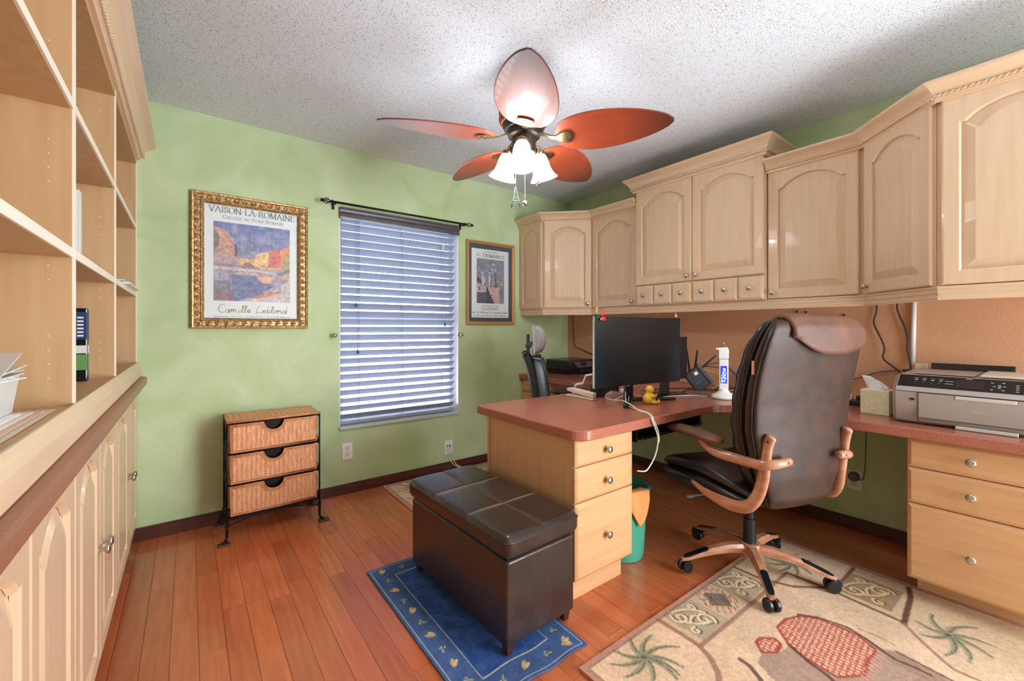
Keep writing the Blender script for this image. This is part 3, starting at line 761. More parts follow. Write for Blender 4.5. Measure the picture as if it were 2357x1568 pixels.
SCR = {
 'C': (.9, [A_(.55, .55, .42, .55, 60, 300, 14)]), 'a': (.55, [A_(.22, .2, .2, .2, 40, 400, 12), [(.40, .38), (.40, .04), (.52, .06)]]),
 'm': (.85, [[(.0, .35), (.06, .4), (.08, 0)], [(.08, .2)] + A_(.2, .26, .12, .14, 160, 0, 6) + [(.32, 0)], [(.32, .2)] + A_(.45, .26, .12, .14, 160, 0, 6) + [(.58, .04), (.72, .08)]]),
 'i': (.3, [[(.08, .38), (.1, .04), (.24, .06)], [(.1, .56), (.12, .60)]]), 'l': (.34, [[(.0, .08), (.22, .72)] + A_(.16, .82, .08, .14, 0, 180, 6) + [(.1, .3), (.14, .02), (.3, .06)]]),
 'e': (.48, [[(.02, .18), (.34, .24)] + A_(.2, .22, .16, .2, 10, 310, 12) + [(.44, .08)]]), 'L': (.75, [[(.30, 1.05), (.12, .6), (.06, .1), (.0, 0)], [(.0, 0), (.3, .06), (.62, .02), (.7, .1)]]),
 'b': (.5, [[(.12, 1.0), (.06, .04)], A_(.22, .2, .18, .2, 150, -160, 10)]), 'o': (.5, [A_(.22, .2, .2, .2, 90, 450, 12) + [(.46, .36)]]),
 'n': (.58, [[(.0, .35), (.06, .4), (.06, 0)], [(.06, .2)] + A_(.22, .24, .15, .16, 160, 0, 6) + [(.38, .03), (.52, .08)]]), 'd': (.55, [A_(.22, .2, .2, .2, 40, 400, 12), [(.48, 1.0), (.40, .02), (.52, .06)]]), ' ': (.55, []),
}
def script(mb, text, x0, z0, x1, h, y, wd):
    adv = sum(SCR[c][0] for c in text); sx = (x1 - x0) / adv; a = 0
    for ch in text:
        for pl in SCR[ch][1]:
            for p, q in zip(pl[:-1], pl[1:]):
                P = Vector((x0 + (a + p[0] + p[1] * .12) * sx, z0 + p[1] * h)); Q = Vector((x0 + (a + q[0] + q[1] * .12) * sx, z0 + q[1] * h)); d = Q - P
                if d.length < 1e-7: continue
                d.normalize(); n = Vector((-d.y, d.x)) * wd; e = d * wd * .5
                mb.add([(c.x, y, c.y) for c in (P - e - n, Q + e - n, Q + e + n, P - e + n)], [(0, 1, 2, 3)])
        a += SCR[ch][0]
def frame_ring(x0, x1, z0, z1, prof):
    """picture-frame moulding: prof = list of (inset from the outer edge, y)"""
    return MB().loops([[(x0 + i, y, z0 + i) for i, y in prof], [(x1 - i, y, z0 + i) for i, y in prof], [(x1 - i, y, z1 - i) for i, y in prof], [(x0 + i, y, z1 - i) for i, y in prof], [(x0 + i, y, z0 + i) for i, y in prof]], False, False)
Fwall = lambda x, z, y: frame_mat((x, y, z), (1, 0, 0), (0, -1, 0))

# ------------------------------------------------------------------ gilt framed poster
t = thing('framed_poster', 'large landscape poster in an ornate gilt frame on the green wall', 'picture', (0.322, YB, 1.17), world=True)
X0, X1, Z0, Z1 = 0.011, 0.635, 1.170, 1.977
yb = YB - .002
frame_ring(X0, X1, Z0, Z1, [(0, yb), (0, yb - .026), (.006, yb - .032), (.012, yb - .030), (.020, yb - .024), (.042, yb - .024), (.048, yb - .030), (.053, yb - .028), (.062, yb - .016), (.064, yb - .004), (.064, yb)]).build('frame', gold, t)
orn = MB()                                             # carved leaves running round the frame
def leaf_run(p0, p1):
    p0, p1 = Vector(p0), Vector(p1); L = (p1 - p0).length; n = int(L / 0.043); d = (p1 - p0) / L; q = Vector((d.z, 0, -d.x))
    for k in range(n):
        c = p0 + d * (L * (k + .5) / n); c.y = yb - .027
        R = Matrix((( d.x, 0, q.x), (0, 1, 0), (d.z, 0, q.z)))
        for (du, dv, ru, rv, an) in ((0, .003, .017, .006, .5), (.004, -.005, .013, .005, -.6), (-.012, -.002, .008, .007, 0.2)):
            R2 = R @ Matrix.Rotation(an, 3, 'Y')
            orn.ell(c + d * du + q * dv, (ru, .008, rv), 8, 5, R2)
    m = int(L / 0.0085)
    for k in range(m):                                  # beaded inner edge
        c = p0 + d * (L * (k + .5) / m) + Vector((0, 0, 0)); 
        orn_in.ell(Vector((c.x, yb - .029, c.z)) + q * 0.0205 * sgn, (.0036, .004, .0036), 6, 4)
orn_in = MB(); ii = .031
for sgn, (p0, p1) in ((1, ((X0 + .02, 0, Z0 + ii), (X1 - .02, 0, Z0 + ii))), (1, ((X1 - ii, 0, Z0 + .02), (X1 - ii, 0, Z1 - .02))), (1, ((X1 - .02, 0, Z1 - ii), (X0 + .02, 0, Z1 - ii))), (1, ((X0 + ii, 0, Z1 - .02), (X0 + ii, 0, Z0 + .02)))):
    sgn = -1; leaf_run(p0, p1)
orn.build('carved_leaves', gold, t, True); orn_in.build('beading', gold, t, True)
MB().box((X0 + .055, yb - .006, Z0 + .055), (X1 - .055, yb - .004, Z1 - .055)).build('poster_sheet', paper, t)
ax0, ax1, az0, az1 = 0.119, 0.529, 1.338, 1.815
gx, gz = np.meshgrid(np.linspace(ax0, ax1, 124), np.linspace(az0, az1, 144))
p = Paint(gx, gz, (120, 128, 168))
tz = (gz - az0) / (az1 - az0)
p.c = np.array((92, 110, 170.)) * np.clip((tz - .55) / .45, 0, 1)[..., None] + np.array((150, 152, 182.)) * (1 - np.clip((tz - .55) / .45, 0, 1))[..., None]
p.blend(np.clip(p.noise(22, 3) - .45, 0, 1) * 1.2 * (tz > .5), (190, 184, 200))
p.poly([(ax0, 1.63), (0.225, 1.615), (0.232, 1.66), (0.215, 1.72), (0.195, 1.755), (0.175, 1.775), (0.14, 1.78), (ax0, 1.785)], (196, 146, 132))
p.poly([(ax0, 1.63), (0.14, 1.66), (0.15, 1.72), (0.132, 1.76), (ax0, 1.77)], (112, 110, 112), .8)
for k in range(9): p.stroke([(0.150, 1.75 - k * .013), (0.185 + k * .004, 1.735 - k * .013)], .003, (228, 176, 150), .8)
p.stroke([(0.228, 1.68), (0.236, 1.63), (0.228, 1.61)], .006, (74, 70, 92), .9)
p.poly([(ax0, 1.56), (0.34, 1.55), (0.34, 1.60), (0.23, 1.615), (ax0, 1.63)], (188, 160, 166))
p.poly([(0.235, 1.545), (0.53, 1.545), (0.53, 1.61), (0.34, 1.607), (0.25, 1.6)], (228, 178, 132))
p.poly([(0.333, 1.57), (0.409, 1.57), (0.409, 1.655), (0.37, 1.648), (0.333, 1.628)], (240, 200, 146))
p.poly([(0.405, 1.56), (0.475, 1.56), (0.475, 1.668), (0.438, 1.678), (0.41, 1.662)], (216, 120, 112))
p.poly([(0.47, 1.56), (0.53, 1.56), (0.53, 1.706), (0.475, 1.678)], (236, 150, 110))
p.poly([(0.48, 1.54), (0.53, 1.54), (0.53, 1.66), (0.50, 1.64)], (172, 168, 128), .9)
p.stroke(bez((0.255, 1.575), (0.30, 1.615), (0.345, 1.555)), .005, (236, 190, 130)); p.poly(bez((0.268, 1.565), (0.30, 1.60), (0.335, 1.552)) + [(0.30, 1.548)], (150, 120, 132))
p.stroke([(ax0, 1.553), (0.25, 1.552), (0.36, 1.545)], .008, (134, 92, 100), .6)
p.poly([(ax0, 1.338), (ax1, 1.338), (ax1, 1.545), (ax0, 1.55)], (168, 160, 178))
p.stroke([(ax0, 1.535), (0.36, 1.53), (0.45, 1.52)], .006, (220, 206, 196))
p.poly([(0.21, 1.338), (0.21, 1.50), (0.33, 1.50), (0.40, 1.47), (0.44, 1.44), (0.36, 1.38), (0.25, 1.345)], (112, 122, 162))
p.poly([(0.33, 1.51), (0.44, 1.50), (0.42, 1.455), (0.37, 1.455)], (228, 170, 140)); p.stroke([(0.23, 1.51), (0.34, 1.512)], .006, (226, 176, 140))
p.poly([(ax0, 1.35), (ax0, 1.46), (0.20, 1.46), (0.20, 1.35)], (112, 118, 126), .8); p.poly([(ax0, 1.338), (ax0, 1.40), (0.22, 1.37), (0.24, 1.338)], (150, 104, 112), .8)
p.stroke([(0.2, 1.52), (0.2, 1.345)], .01, (140, 104, 116), .6)
p.poly([(0.28, 1.345), (0.42, 1.40), (0.50, 1.46), (ax1, 1.49), (ax1, 1.338), (0.28, 1.338)], (206, 194, 192)); p.poly([(0.30, 1.352), (0.42, 1.405), (0.50, 1.41), (0.40, 1.372)], (218, 130, 108))
p.poly([(0.47, 1.50), (ax1, 1.53), (ax1, 1.475)], (214, 190, 128)); p.stroke([(0.46, 1.52), (ax1, 1.545)], .006, (92, 84, 104), .8)
p.c += (np.array((255, 236, 226.)) - p.c) * .20; p.mottle(140, 5, .22); p.mottle(60, 6, .14)
P3 = np.stack([gx, np.full_like(gx, yb - .0066), gz], -1)
printed_grid('landscape_print', P3, p.linear(), print_m, t)
yt = yb - .0068
mb = MB(); roman(mb, 'VAISON-LA-ROMAINE', 0.096, 1.871, 0.556, 0.036, yt, .16); roman(mb, 'Galerie du Pont Romain', 0.165, 1.836, 0.488, 0.0215, yt, .14, small=.78, space=.10)
mb.build('title_lettering', ink_g, t, fix=False)
mb = MB(); script(mb, 'Camille Leblond', 0.135, 1.268, 0.512, 0.044, yt, .0019); mb.build('signature_lettering', ink_o, t, fix=False)
text_mesh('Tous les jours : 10 h. à 19 h. - Tél. 04 90 36 02 11 - www.camille-leblond.net', 0.011, Fwall(0.323, 1.239, yt), 'small_print', ink_g, t, width=0.41)
MB().box((X0 + .058, yb - .0105, Z0 + .058), (X1 - .058, yb - .009, Z1 - .058)).build('pane', pane_m, t)

# ------------------------------------------------------------------ smaller poster with a blue mat
t = thing('framed_poster', 'smaller city poster with slate-blue mat and plain gold frame', 'picture', (2.126, YB, 1.2), world=True)
X0, X1, Z0, Z1 = 1.871, 2.383, 1.204, 1.928
frame_ring(X0, X1, Z0, Z1, [(0, yb), (0, yb - .018), (.005, yb - .024), (.012, yb - .024), (.018, yb - .018), (.022, yb - .018), (.028, yb - .012), (.028, yb)]).build('frame', gold2, t)
MB().box((X0 + .02, yb - .006, Z0 + .02), (X1 - .02, yb - .003, Z1 - .02)).build('mat_board', matb, t)
MB().box((1.925, yb - .0065, 1.265), (2.317, yb - .006, 1.862)).build('poster_sheet', paper, t)
gx, gz = np.meshgrid(np.linspace(1.976, 2.268, 90), np.linspace(1.390, 1.779, 120))
p = Paint(gx, gz, (142, 144, 160)); bx = lambda u, v: (1.976 + .292 * u, 1.390 + .389 * v)
p.blend(np.clip(p.noise(30, 8) - .4, 0, 1), (176, 174, 184))
p.poly([bx(0, 0), bx(.62, 0), bx(.36, .36), bx(0, .42)], (96, 98, 122)); p.poly([bx(0, .26), bx(.33, .26), bx(.33, .40), bx(0, .44)], (196, 184, 180))
p.poly([bx(.33, .36), bx(.75, .38), bx(1, .30), bx(1, 0), bx(.60, 0)], (206, 170, 164)); p.poly([bx(.80, .3), bx(1, .5), bx(1, 0), bx(.86, 0)], (138, 146, 156))
p.poly([bx(.36, .34), bx(.62, 0), bx(.36, 0), bx(.34, .2)], (82, 80, 92)); p.stroke([bx(.36, .36), bx(.60, .02)], .006, (60, 56, 66))
for u, v, c in ((.05, .52, (84, 60, 60)), (.12, .50, (126, 70, 66)), (.2, .56, (214, 204, 200)), (.26, .52, (226, 220, 214)), (.46, .54, (220, 214, 210)), (.62, .46, (206, 170, 140)), (.82, .5, (210, 160, 120)), (.9, .46, (196, 180, 176)), (.4, .46, (150, 160, 176)), (.52, .47, (130, 140, 156))): p.ellipse(bx(u, v), (.016, .032), c, .9, soft=.5)
p.stroke([bx(.68, .38), bx(.69, .56), bx(.67, .70)], .008, (96, 106, 122)); p.ellipse(bx(.69, .40), (.02, .012), (86, 94, 108))
p.ellipse(bx(.61, .88), (.018, .018), (206, 210, 218), 1, soft=.4); p.ellipse(bx(.56, .78), (.016, .016), (200, 204, 214), soft=.4); p.ellipse(bx(.66, .77), (.016, .016), (204, 208, 216), soft=.4); p.stroke(spiral(*bx(.61, .8), .028, 1, 0), .003, (92, 100, 116))
p.stroke([bx(.22, .42), bx(.22, .62)], .008, (222, 216, 210)); p.ellipse(bx(.2, .68), (.018, .016), (212, 212, 214), soft=.4); p.stroke([bx(.46, .40), bx(.45, .62)], .007, (226, 222, 218)); p.ellipse(bx(.46, .68), (.014, .014), (206, 208, 214), soft=.4)
p.stroke([bx(0, .25), bx(.33, .26)], .003, (226, 220, 216)); p.ellipse(bx(.1, .33), (.010, .02), (120, 92, 92)); p.stroke(spiral(*bx(.93, .25), .035, 1.2, 0), .004, (96, 110, 124))
p.mottle(200, 9, .35); p.mottle(80, 10, .2)
printed_grid('city_print', np.stack([gx, np.full_like(gx, yb - .0069), gz], -1), p.linear(), print_m, t)
yt = yb - .0071; mb = MB()
roman(mb, 'GALERIE', 2.058, 1.834, 2.192, 0.0145, yt, .2); roman(mb, 'C. DEMAREZ', 1.980, 1.794, 2.269, 0.027, yt, .22)
roman(mb, 'EXPOSITION', 2.027, 1.360, 2.210, 0.0145, yt, .2); roman(mb, 'GIVERNY', 2.027, 1.333, 2.209, 0.0185, yt, .22)
mb.build('title_lettering', ink_k, t, fix=False)
text_mesh('du 1er Avril au 31 Octobre 2004', 0.024, Fwall(2.118, 1.302, yt), 'date_lettering', ink_k, t, width=0.37)
text_mesh('62, Rue Claude Monet - 27620 GIVERNY', 0.016, Fwall(2.118, 1.276, yt), 'address_lettering', ink_k, t, width=0.345)
MB().box((X0 + .022, yb - .0105, Z0 + .022), (X1 - .022, yb - .009, Z1 - .022)).build('pane', pane_m, t)

# ------------------------------------------------------------------ rugs
def rug_grid(xs, ys):
    X, Y = np.meshgrid(xs, ys); return X, Y
CRM, BRN, GRN, RED, DRK = (222, 188, 156), (158, 116, 98), (150, 146, 116), (184, 88, 72), (72, 60, 58)
def palm(p, c, tips, s=1.0):
    for k, tp in enumerate(tips):
        m = ((c[0] + tp[0]) / 2 - (tp[1] - c[1]) * .28, (c[1] + tp[1]) / 2 + (tp[0] - c[0]) * .28)
        b = bez(c, m, tp, 7)
        p.stroke(b, .019 * s, GRN, .9, .006 * s, .5); p.stroke([(q[0] + .004, q[1] - .003) for q in b], .0035 * s, (86, 84, 74), .8, .002 * s)
    p.ellipse(c, (.014 * s, .014 * s), (92, 82, 84), .8, soft=.6)
def scroll_tile(p, x0, x1, y0, y1, bg=(170, 156, 130), col=(232, 208, 172)):
    p.poly([(x0, y0), (x1, y0), (x1, y1), (x0, y1)], bg, .8)
    w, h = x1 - x0, y1 - y0
    cur = [spiral(x0 + .28 * w, y0 + .70 * h, .20 * w, 1.2, 2.2), spiral(x0 + .66 * w, y0 + .32 * h, .22 * w, 1.2, 5.2), bez((x0 + .18 * w, y0 + .62 * h), (x0 + .42 * w, y0 + .2 * h), (x0 + .72 * w, y0 + .20 * h)), bez((x0 + .3 * w, y0 + .9 * h), (x0 + .75 * w, y0 + .8 * h), (x0 + .88 * w, y0 + .45 * h)), spiral(x0 + .80 * w, y0 + .76 * h, .11 * w, 1, 4), spiral(x0 + .18 * w, y0 + .24 * h, .11 * w, 1, 1), bez((x0 + .3 * w, y0 + .45 * h), (x0 + .5 * w, y0 + .6 * h), (x0 + .62 * w, y0 + .52 * h))]
    for c in cur: p.stroke([(a + .004, b - .005) for a, b in c], .0085, (96, 74, 62), .85)
    for c in cur: p.stroke(c, .0068, col, 1.0)
xs = np.linspace(1.062, 2.600, 300); ys_ = np.concatenate([np.linspace(-1.15, 0.0, 24)[:-1], np.linspace(0.0, 1.020, 205)])
X, Y = rug_grid(xs, ys_); p = Paint(X, Y, CRM)
p.mottle(9, 21, .10); p.mottle(40, 22, .06)
edge = np.minimum(np.minimum(X - 1.062, 2.6 - X), 1.02 - Y)
# band of panels along the far edge and the right edge, palm panels in the corners
p.poly([(1.487, 0.822), (2.26, 0.822), (2.26, 1.014), (1.487, 1.014)], (206, 178, 142), .7); p.poly([(2.255, -1), (2.56, -1), (2.56, 0.66), (2.255, 0.66)], (206, 176, 138), .6)
scroll_tile(p, 1.520, 1.698, 0.830, 1.004)
p.poly([(1.715, .832), (1.885, .832), (1.885, 1.004), (1.715, 1.004)], (196, 176, 146), .8)
for a in range(9):
    for b in range(9):
        cx, cy = 1.730 + .0175 * a, .845 + .0175 * b
        if abs(a - 4) + abs(b - 4) < 7: p.stroke([(cx - .006, cy - .006), (cx + .006, cy + .005)], .0030, (168, 70, 58) if (a + b) % 3 else (224, 176, 150), .9)
dm = (abs(X - 1.802) / .062 + abs(Y - .918) / .062) < 1
p.blend(dm * .85, (70, 66, 62)); p.blend((dm & (np.sin((X + Y) * 330) * np.sin((X - Y) * 330) > .1)) * .8, (176, 146, 124))
scroll_tile(p, 1.900, 2.090, 0.835, 1.004)
for x in (1.706, 1.892, 2.10): p.stroke([(x, .83), (x, 1.01)], .004, (140, 104, 86), .7)
scroll_tile(p, 2.290, 2.500, 0.450, 0.640, (150, 122, 92), (222, 186, 140))
p.stroke([(1.487, 1.016), (1.488, 0.90), (1.484, 0.823), (1.461, 0.77), (1.417, 0.72), (1.34, 0.675), (1.25, 0.66), (1.07, 0.655)], .0125, BRN, .9)
p.stroke([(1.484, 0.822), (1.70, .818), (1.97, 0.818), (2.26, .82)], .010, (150, 112, 96), .85); p.stroke([(2.26, .82), (2.267, .659), (2.254, .54), (2.245, .41)], .010, (120, 84, 66), .9)
p.stroke([(2.11, 1.014), (2.11, .88), (2.16, .76), (2.27, .665), (2.40, .64), (2.56, .64)], .010, (116, 84, 66), .85)
palm(p, (2.37, .85), [(2.37 + .12 * math.cos(a), .85 + .11 * math.sin(a)) for a in np.arange(0, 6.2, .63)])
p.stroke([(2.56, .442), (2.477, .422), (2.319, .408), (2.235, .400)], .012, (96, 66, 54), .9); p.stroke([(2.235, .400), (2.157, .335), (2.09, .268), (2.069, .243), (2.075, .12), (2.08, -.2)], .008, (160, 118, 98), .85)
palm(p, (1.278, .914), [(1.315, 1.0), (1.396, .96), (1.418, .867), (1.345, .805), (1.305, .795), (1.282, .790), (1.204, .830), (1.155, .90), (1.160, .966), (1.219, 1.002)])
palm(p, (2.285, .285), [(2.293, .375), (2.4, .345), (2.425, .225), (2.336, .170), (2.248, .170), (2.155, .215), (2.133, .274), (2.205, .347)], 1.05)
# elephant with a red patterned blanket
GR = (168, 138, 122)
p.poly([(1.633, .673), (1.683, .635), (1.741, .625), (1.79, .66), (1.83, .60), (1.715, .50), (1.679, .45), (1.60, .50), (1.54, .605), (1.57, .66)], GR, .9)
p.poly([(1.54, .605), (1.60, .50), (1.64, .40), (1.56, .30), (1.50, .28), (1.47, .40), (1.50, .52)], (176, 146, 128), .9)
p.poly([(2.0, .60), (2.03, .53), (2.01, .45), (1.99, .38), (1.98, .29), (1.95, .22), (1.82, .20), (1.70, .30), (1.66, .40), (1.70, .52), (1.80, .66)], GR, .9)
for a, b in (((1.80, .33), (1.70, .05)), ((1.90, .28), (1.84, .02)), ((1.66, .40), (1.52, .15)), ((1.98, .38), (1.94, .1))): p.stroke([a, b], .042, (160, 128, 112), .9); p.stroke([(a[0] + .04, a[1]), (b[0] + .04, b[1])], .008, (96, 72, 66), .7)
bl_ = [(1.818, .693), (1.891, .693), (1.966, .664), (2.002, .615), (2.011, .553), (2.013, .493), (1.972, .427), (1.893, .431), (1.798, .42), (1.716, .472), (1.725, .559), (1.752, .629)]
hc_ = [(1.671, .709), (1.709, .705), (1.744, .672), (1.729, .646), (1.677, .639), (1.633, .673)]
for pl in (bl_, hc_):
    m = p.inside(pl); p.blend(m * .95, (190, 104, 84))
    pat = np.sin((X * .8 + Y * 1.1) * 210) * np.sin((X * 1.1 - Y * .8) * 190)
    p.blend(m * (pat > .12) * .85, (236, 200, 172)); p.blend(m * (np.abs(pat) < .07) * .5, (150, 56, 46)); p.stroke(pl + [pl[0]], .006, (160, 70, 58), .9)
for k in range(10): p.stroke([(1.79 + k * .020, .425), (1.782 + k * .020, .40)], .0035, (226, 160, 140), .9)
p.stroke([(1.966, .672), (2.009, .617), (2.034, .529), (2.01, .458), (1.982, .407), (1.969, .373), (1.977, .325), (1.974, .286)], .007, (88, 62, 52), .8)
p.stroke([(1.752, .629), (1.715, .555), (1.70, .50), (1.66, .42)], .008, (84, 64, 62), .8); p.stroke([(1.538, .705), (1.533, .67), (1.505, .625), (1.46, .58)], .010, (104, 80, 72), .9); p.stroke([(2.058, .498), (2.064, .448), (2.058, .394)], .005, (190, 130, 84), .8)
p.blend((edge < .016) * 1.0, (196, 142, 122)); p.blend(((edge > .016) & (edge < .026)) * .6, (126, 92, 84)); p.mottle(160, 23, .16)
P3 = np.stack([X, Y, np.full_like(X, .0115)], -1)
printed_grid('area_rug', P3, p.linear(), rug_m, tag=('beige patterned area rug with palms and elephant under the leather chair', 'rug', 'matching palm rugs'), solid=0.011)

xs = np.linspace(1.135, 2.42, 150); ys_ = np.linspace(2.10, 3.075, 120)
X, Y = rug_grid(xs, ys_); p = Paint(X, Y, CRM); p.mottle(9, 31, .1)
palm(p, (1.335, 2.93), [(1.335 + .15 * math.cos(a), 2.93 + .13 * math.sin(a)) for a in np.arange(0, 6.2, .55)], 1.1)
p.stroke([(1.19, 2.74), (1.40, 2.72), (1.52, 2.80), (1.55, 3.07)], .010, BRN, .8); scroll_tile(p, 1.20, 1.40, 2.50, 2.69); scroll_tile(p, 1.60, 1.82, 2.86, 3.04); scroll_tile(p, 1.88, 2.1, 2.86, 3.04)
edge = np.minimum(np.minimum(X - 1.135, 2.42 - X), np.minimum(3.075 - Y, Y - 2.10)); p.blend((edge < .022) * 1.0, (200, 150, 130)); p.blend(((edge > .022) & (edge < .034)) * .7, (130, 104, 90)); p.mottle(120, 32, .18)
printed_grid('area_rug', np.stack([X, Y, np.full_like(X, .0105)], -1), p.linear(), rug_m, tag=('beige palm rug behind the ottoman against the window wall', 'rug', 'matching palm rugs'), solid=0.010)

xs = np.linspace(.676, 1.172, 166); ys_ = np.linspace(1.085, 2.036, 318)
X, Y = rug_grid(xs, ys_); ex = np.minimum(X - .676, 1.172 - X); ey = np.minimum(Y - 1.085, 2.036 - Y); edge = np.minimum(ex, ey)
p = Paint(X, Y, (74, 98, 146)); inn = edge > .105
p.blend(inn * (0.55 + .45 * np.sin(Y * 900)) * .9, (50, 88, 158)); p.blend(inn * (p.noise(26, 41) > .55) * .35, (36, 62, 130)); p.mottle(30, 42, .14)
for d in (.012, .103): p.blend((np.abs(edge - d) < .0022) * .9, (206, 206, 176))
def motif(cx, cy, ang, big):
    g1, g2 = (214, 180, 116), (190, 180, 110)
    ca, sa = math.cos(ang), math.sin(ang); R = lambda u, v: (cx + u * ca - v * sa, cy + u * sa + v * ca)
    if big: p.ellipse(R(.004, .005), (.022, .009), g1, .95, ang + .25); p.ellipse(R(.002, -.005), (.020, .008), (226, 196, 138), .95, ang - .2); p.ellipse(R(-.012, 0), (.009, .004), (196, 150, 86), .8, ang)
    else:
        p.ellipse(R(.010, .003), (.013, .004), g2, .9, ang + .4); p.ellipse(R(-.004, -.006), (.011, .0038), g2, .9, ang - .7); p.ellipse(R(-.006, .008), (.006, .0035), (216, 206, 150), .9, ang)
n = 11
for k in range(n):
    y = 1.125 + (1.99 - 1.125) * k / (n - 1)
    for x in (.734, 1.116): motif(x, y, PI / 2 + (.7 if k % 4 < 2 else -.6) + (PI if k % 2 else 0), k % 2 == 0)
for k in range(1, 5):
    x = .734 + .0955 * k
    for y in (1.14, 1.982): motif(x, y, (.7 if k % 3 else -.6), k % 2 == 0)
p.mottle(220, 43, .18)
printed_grid('woven_rug', np.stack([X, Y + .004 * np.sin(X * 30) * (Y < 1.2), .0075 + .0015 * np.sin(Y * 14) * np.sin(X * 9)], -1), p.linear(), brug_m, tag=('small blue woven rug with gold leaf border under the ottoman', 'rug'), solid=0.005)
# ------------------------------------------------------------------ ceiling fan
FC = Vector((1.298, 1.612, 0)); YAW = math.radians(37.224)
blade_m, nt, b_ = nodes_of('cherry_fan_blade')
tc = nt.nodes.new('ShaderNodeTexCoord'); sp = nt.nodes.new('ShaderNodeSeparateXYZ'); nt.links.new(tc.outputs['Object'], sp.inputs[0])
mp = nt.nodes.new('ShaderNodeMapping'); mp.inputs['Scale'].default_value = (3, 30, 1); nt.links.new(tc.outputs['Object'], mp.inputs[0])
nz = nt.nodes.new('ShaderNodeTexNoise'); nz.inputs['Scale'].default_value = 2.2; nz.inputs['Distortion'].default_value = 1.2; nt.links.new(mp.outputs[0], nz.inputs['Vector'])
rp = nt.nodes.new('ShaderNodeValToRGB'); rp.color_ramp.elements[0].color = S(176, 78, 46); rp.color_ramp.elements[1].color = S(140, 58, 36); nt.links.new(nz.outputs['Fac'], rp.inputs[0])
mr = nt.nodes.new('ShaderNodeMapRange'); mr.inputs['From Min'].default_value = 0.46; mr.inputs['From Max'].default_value = 0.70; nt.links.new(sp.outputs[0], mr.inputs['Value'])
mx = nt.nodes.new('ShaderNodeMix'); mx.data_type = 'RGBA'; nt.links.new(mr.outputs[0], mx.inputs['Factor']); nt.links.new(rp.outputs[0], mx.inputs['A']); mx.inputs['B'].default_value = S(76, 42, 36)
nt.links.new(mx.outputs['Result'], b_.inputs['Base Color']); b_.inputs['Roughness'].default_value = 0.4; b_.inputs['Coat Weight'].default_value = 0.08
bp = nt.nodes.new('ShaderNodeBump'); bp.inputs['Strength'].default_value = 0.12; bp.inputs['Distance'].default_value = 0.004; nt.links.new(nz.outputs['Fac'], bp.inputs['Height']); nt.links.new(bp.outputs[0], b_.inputs['Normal'])

fan = thing('ceiling_fan', 'five-blade cherry ceiling fan with three lit bell glass shades', 'ceiling fan', (FC.x, FC.y, 2.02))
ZL = lambda z: z - 2.02
MB().lathe([(.085, ZL(2.44)), (.085, ZL(2.42)), (.075, ZL(2.39)), (.030, ZL(2.37)), (.022, ZL(2.35)), (.022, ZL(2.285)), (.05, ZL(2.28))], 28).build('canopy', darkbronze, fan, 0.6)
mot = MB().lathe([(.03, ZL(2.29)), (.095, ZL(2.285)), (.118, ZL(2.265)), (.124, ZL(2.23)), (.120, ZL(2.185)), (.105, ZL(2.16)), (.105, ZL(2.155)), (.095, ZL(2.13)), (.07, ZL(2.125))], 40).build('motor_housing', darkbronze, fan, 0.6)
rb = MB()
for k in range(48):
    a = 2 * PI * k / 48; c, s = math.cos(a), math.sin(a)
    rb.tube([(c * .121, s * .121, ZL(2.188)), (c * .115, s * .115, ZL(2.172)), (c * .106, s * .106, ZL(2.158))], .0042, 5)
copper = M('copper_vents', S(186, 112, 84), 0.35, 0.9)
rb.build('vent_ribs', copper, mot, True)
MB().lathe([(.078, ZL(2.13)), (.082, ZL(2.12)), (.078, ZL(2.10)), (.058, ZL(2.095)), (.058, ZL(2.035)), (.054, ZL(2.02)), (.03, ZL(2.012)), (.001, ZL(2.01))], 32).build('switch_housing', darkbronze, fan, 0.6)
# one blade and its iron; the others are copies
def leaf_w(t): return 0.127 * (math.sin(PI * min(1, t ** 0.78)) ** 0.52) * (1 - 0.08 * t) + 0.012 * (1 - t) * (t > 0)
nb = 26; side = []
for k in range(nb + 1):
    t = k / nb; side.append((0.155 + (0.682 - 0.155) * t, leaf_w(t) if 0 < k < nb else (0.022 if k == 0 else 0.010)))
tilt = math.tan(math.radians(12.5))
outl = [(r, -w) for r, w in side] + [(r, w) for r, w in reversed(side)]
def blade_mesh():
    mb = MB(); n = len(outl)
    mid = lambda z: [(x, y, z - y * tilt) for x, y in outl]
    ins = lambda z, d: [(x, y - math.copysign(min(abs(y), d), y), z - (y - math.copysign(min(abs(y), d), y)) * tilt) for x, y in outl]
    mb.v = []; top, bot = ins(.0035, .003), ins(-.0035, .003); m0, m1 = mid(.002), mid(-.002)
    mb.loops([bot, m1, m0, top], False, False)
    h = nb + 1
    for base, flip in ((0, True), (3 * n, False)):
        for k in range(nb):
            q = (base + k, base + k + 1, base + n - 2 - k, base + n - 1 - k); mb.f.append(q[::-1] if flip else q)
    return mb
bmesh_ = blade_mesh().mesh('blade'); bmesh_.materials.append(blade_m)
iron_mb = MB()
sec = [(.070, 2.108, .011), (.10, 2.100, .010), (.13, 2.084, .010), (.16, 2.076, .013), (.185, 2.0735, .030), (.205, 2.0735, .040), (.232, 2.0735, .034), (.240, 2.0735, .012)]
lo = []
for r, z, w in sec:
    zz = z - 2.082
    lo.append([(r, -w, zz + w * tilt - .003), (r, w, zz - w * tilt - .003), (r, w, zz - w * tilt + .003), (r, -w, zz + w * tilt + .003)])
iron_mb.loops(lo)
for (r, w) in ((.205, .027), (.205, -.027), (.226, 0)): iron_mb.ell((r, w, -.012 - w * tilt), (.004, .004, .002), 8, 5)
iron_me = iron_mb.mesh('blade_iron', 0.7); iron_me.materials.append(bronze)
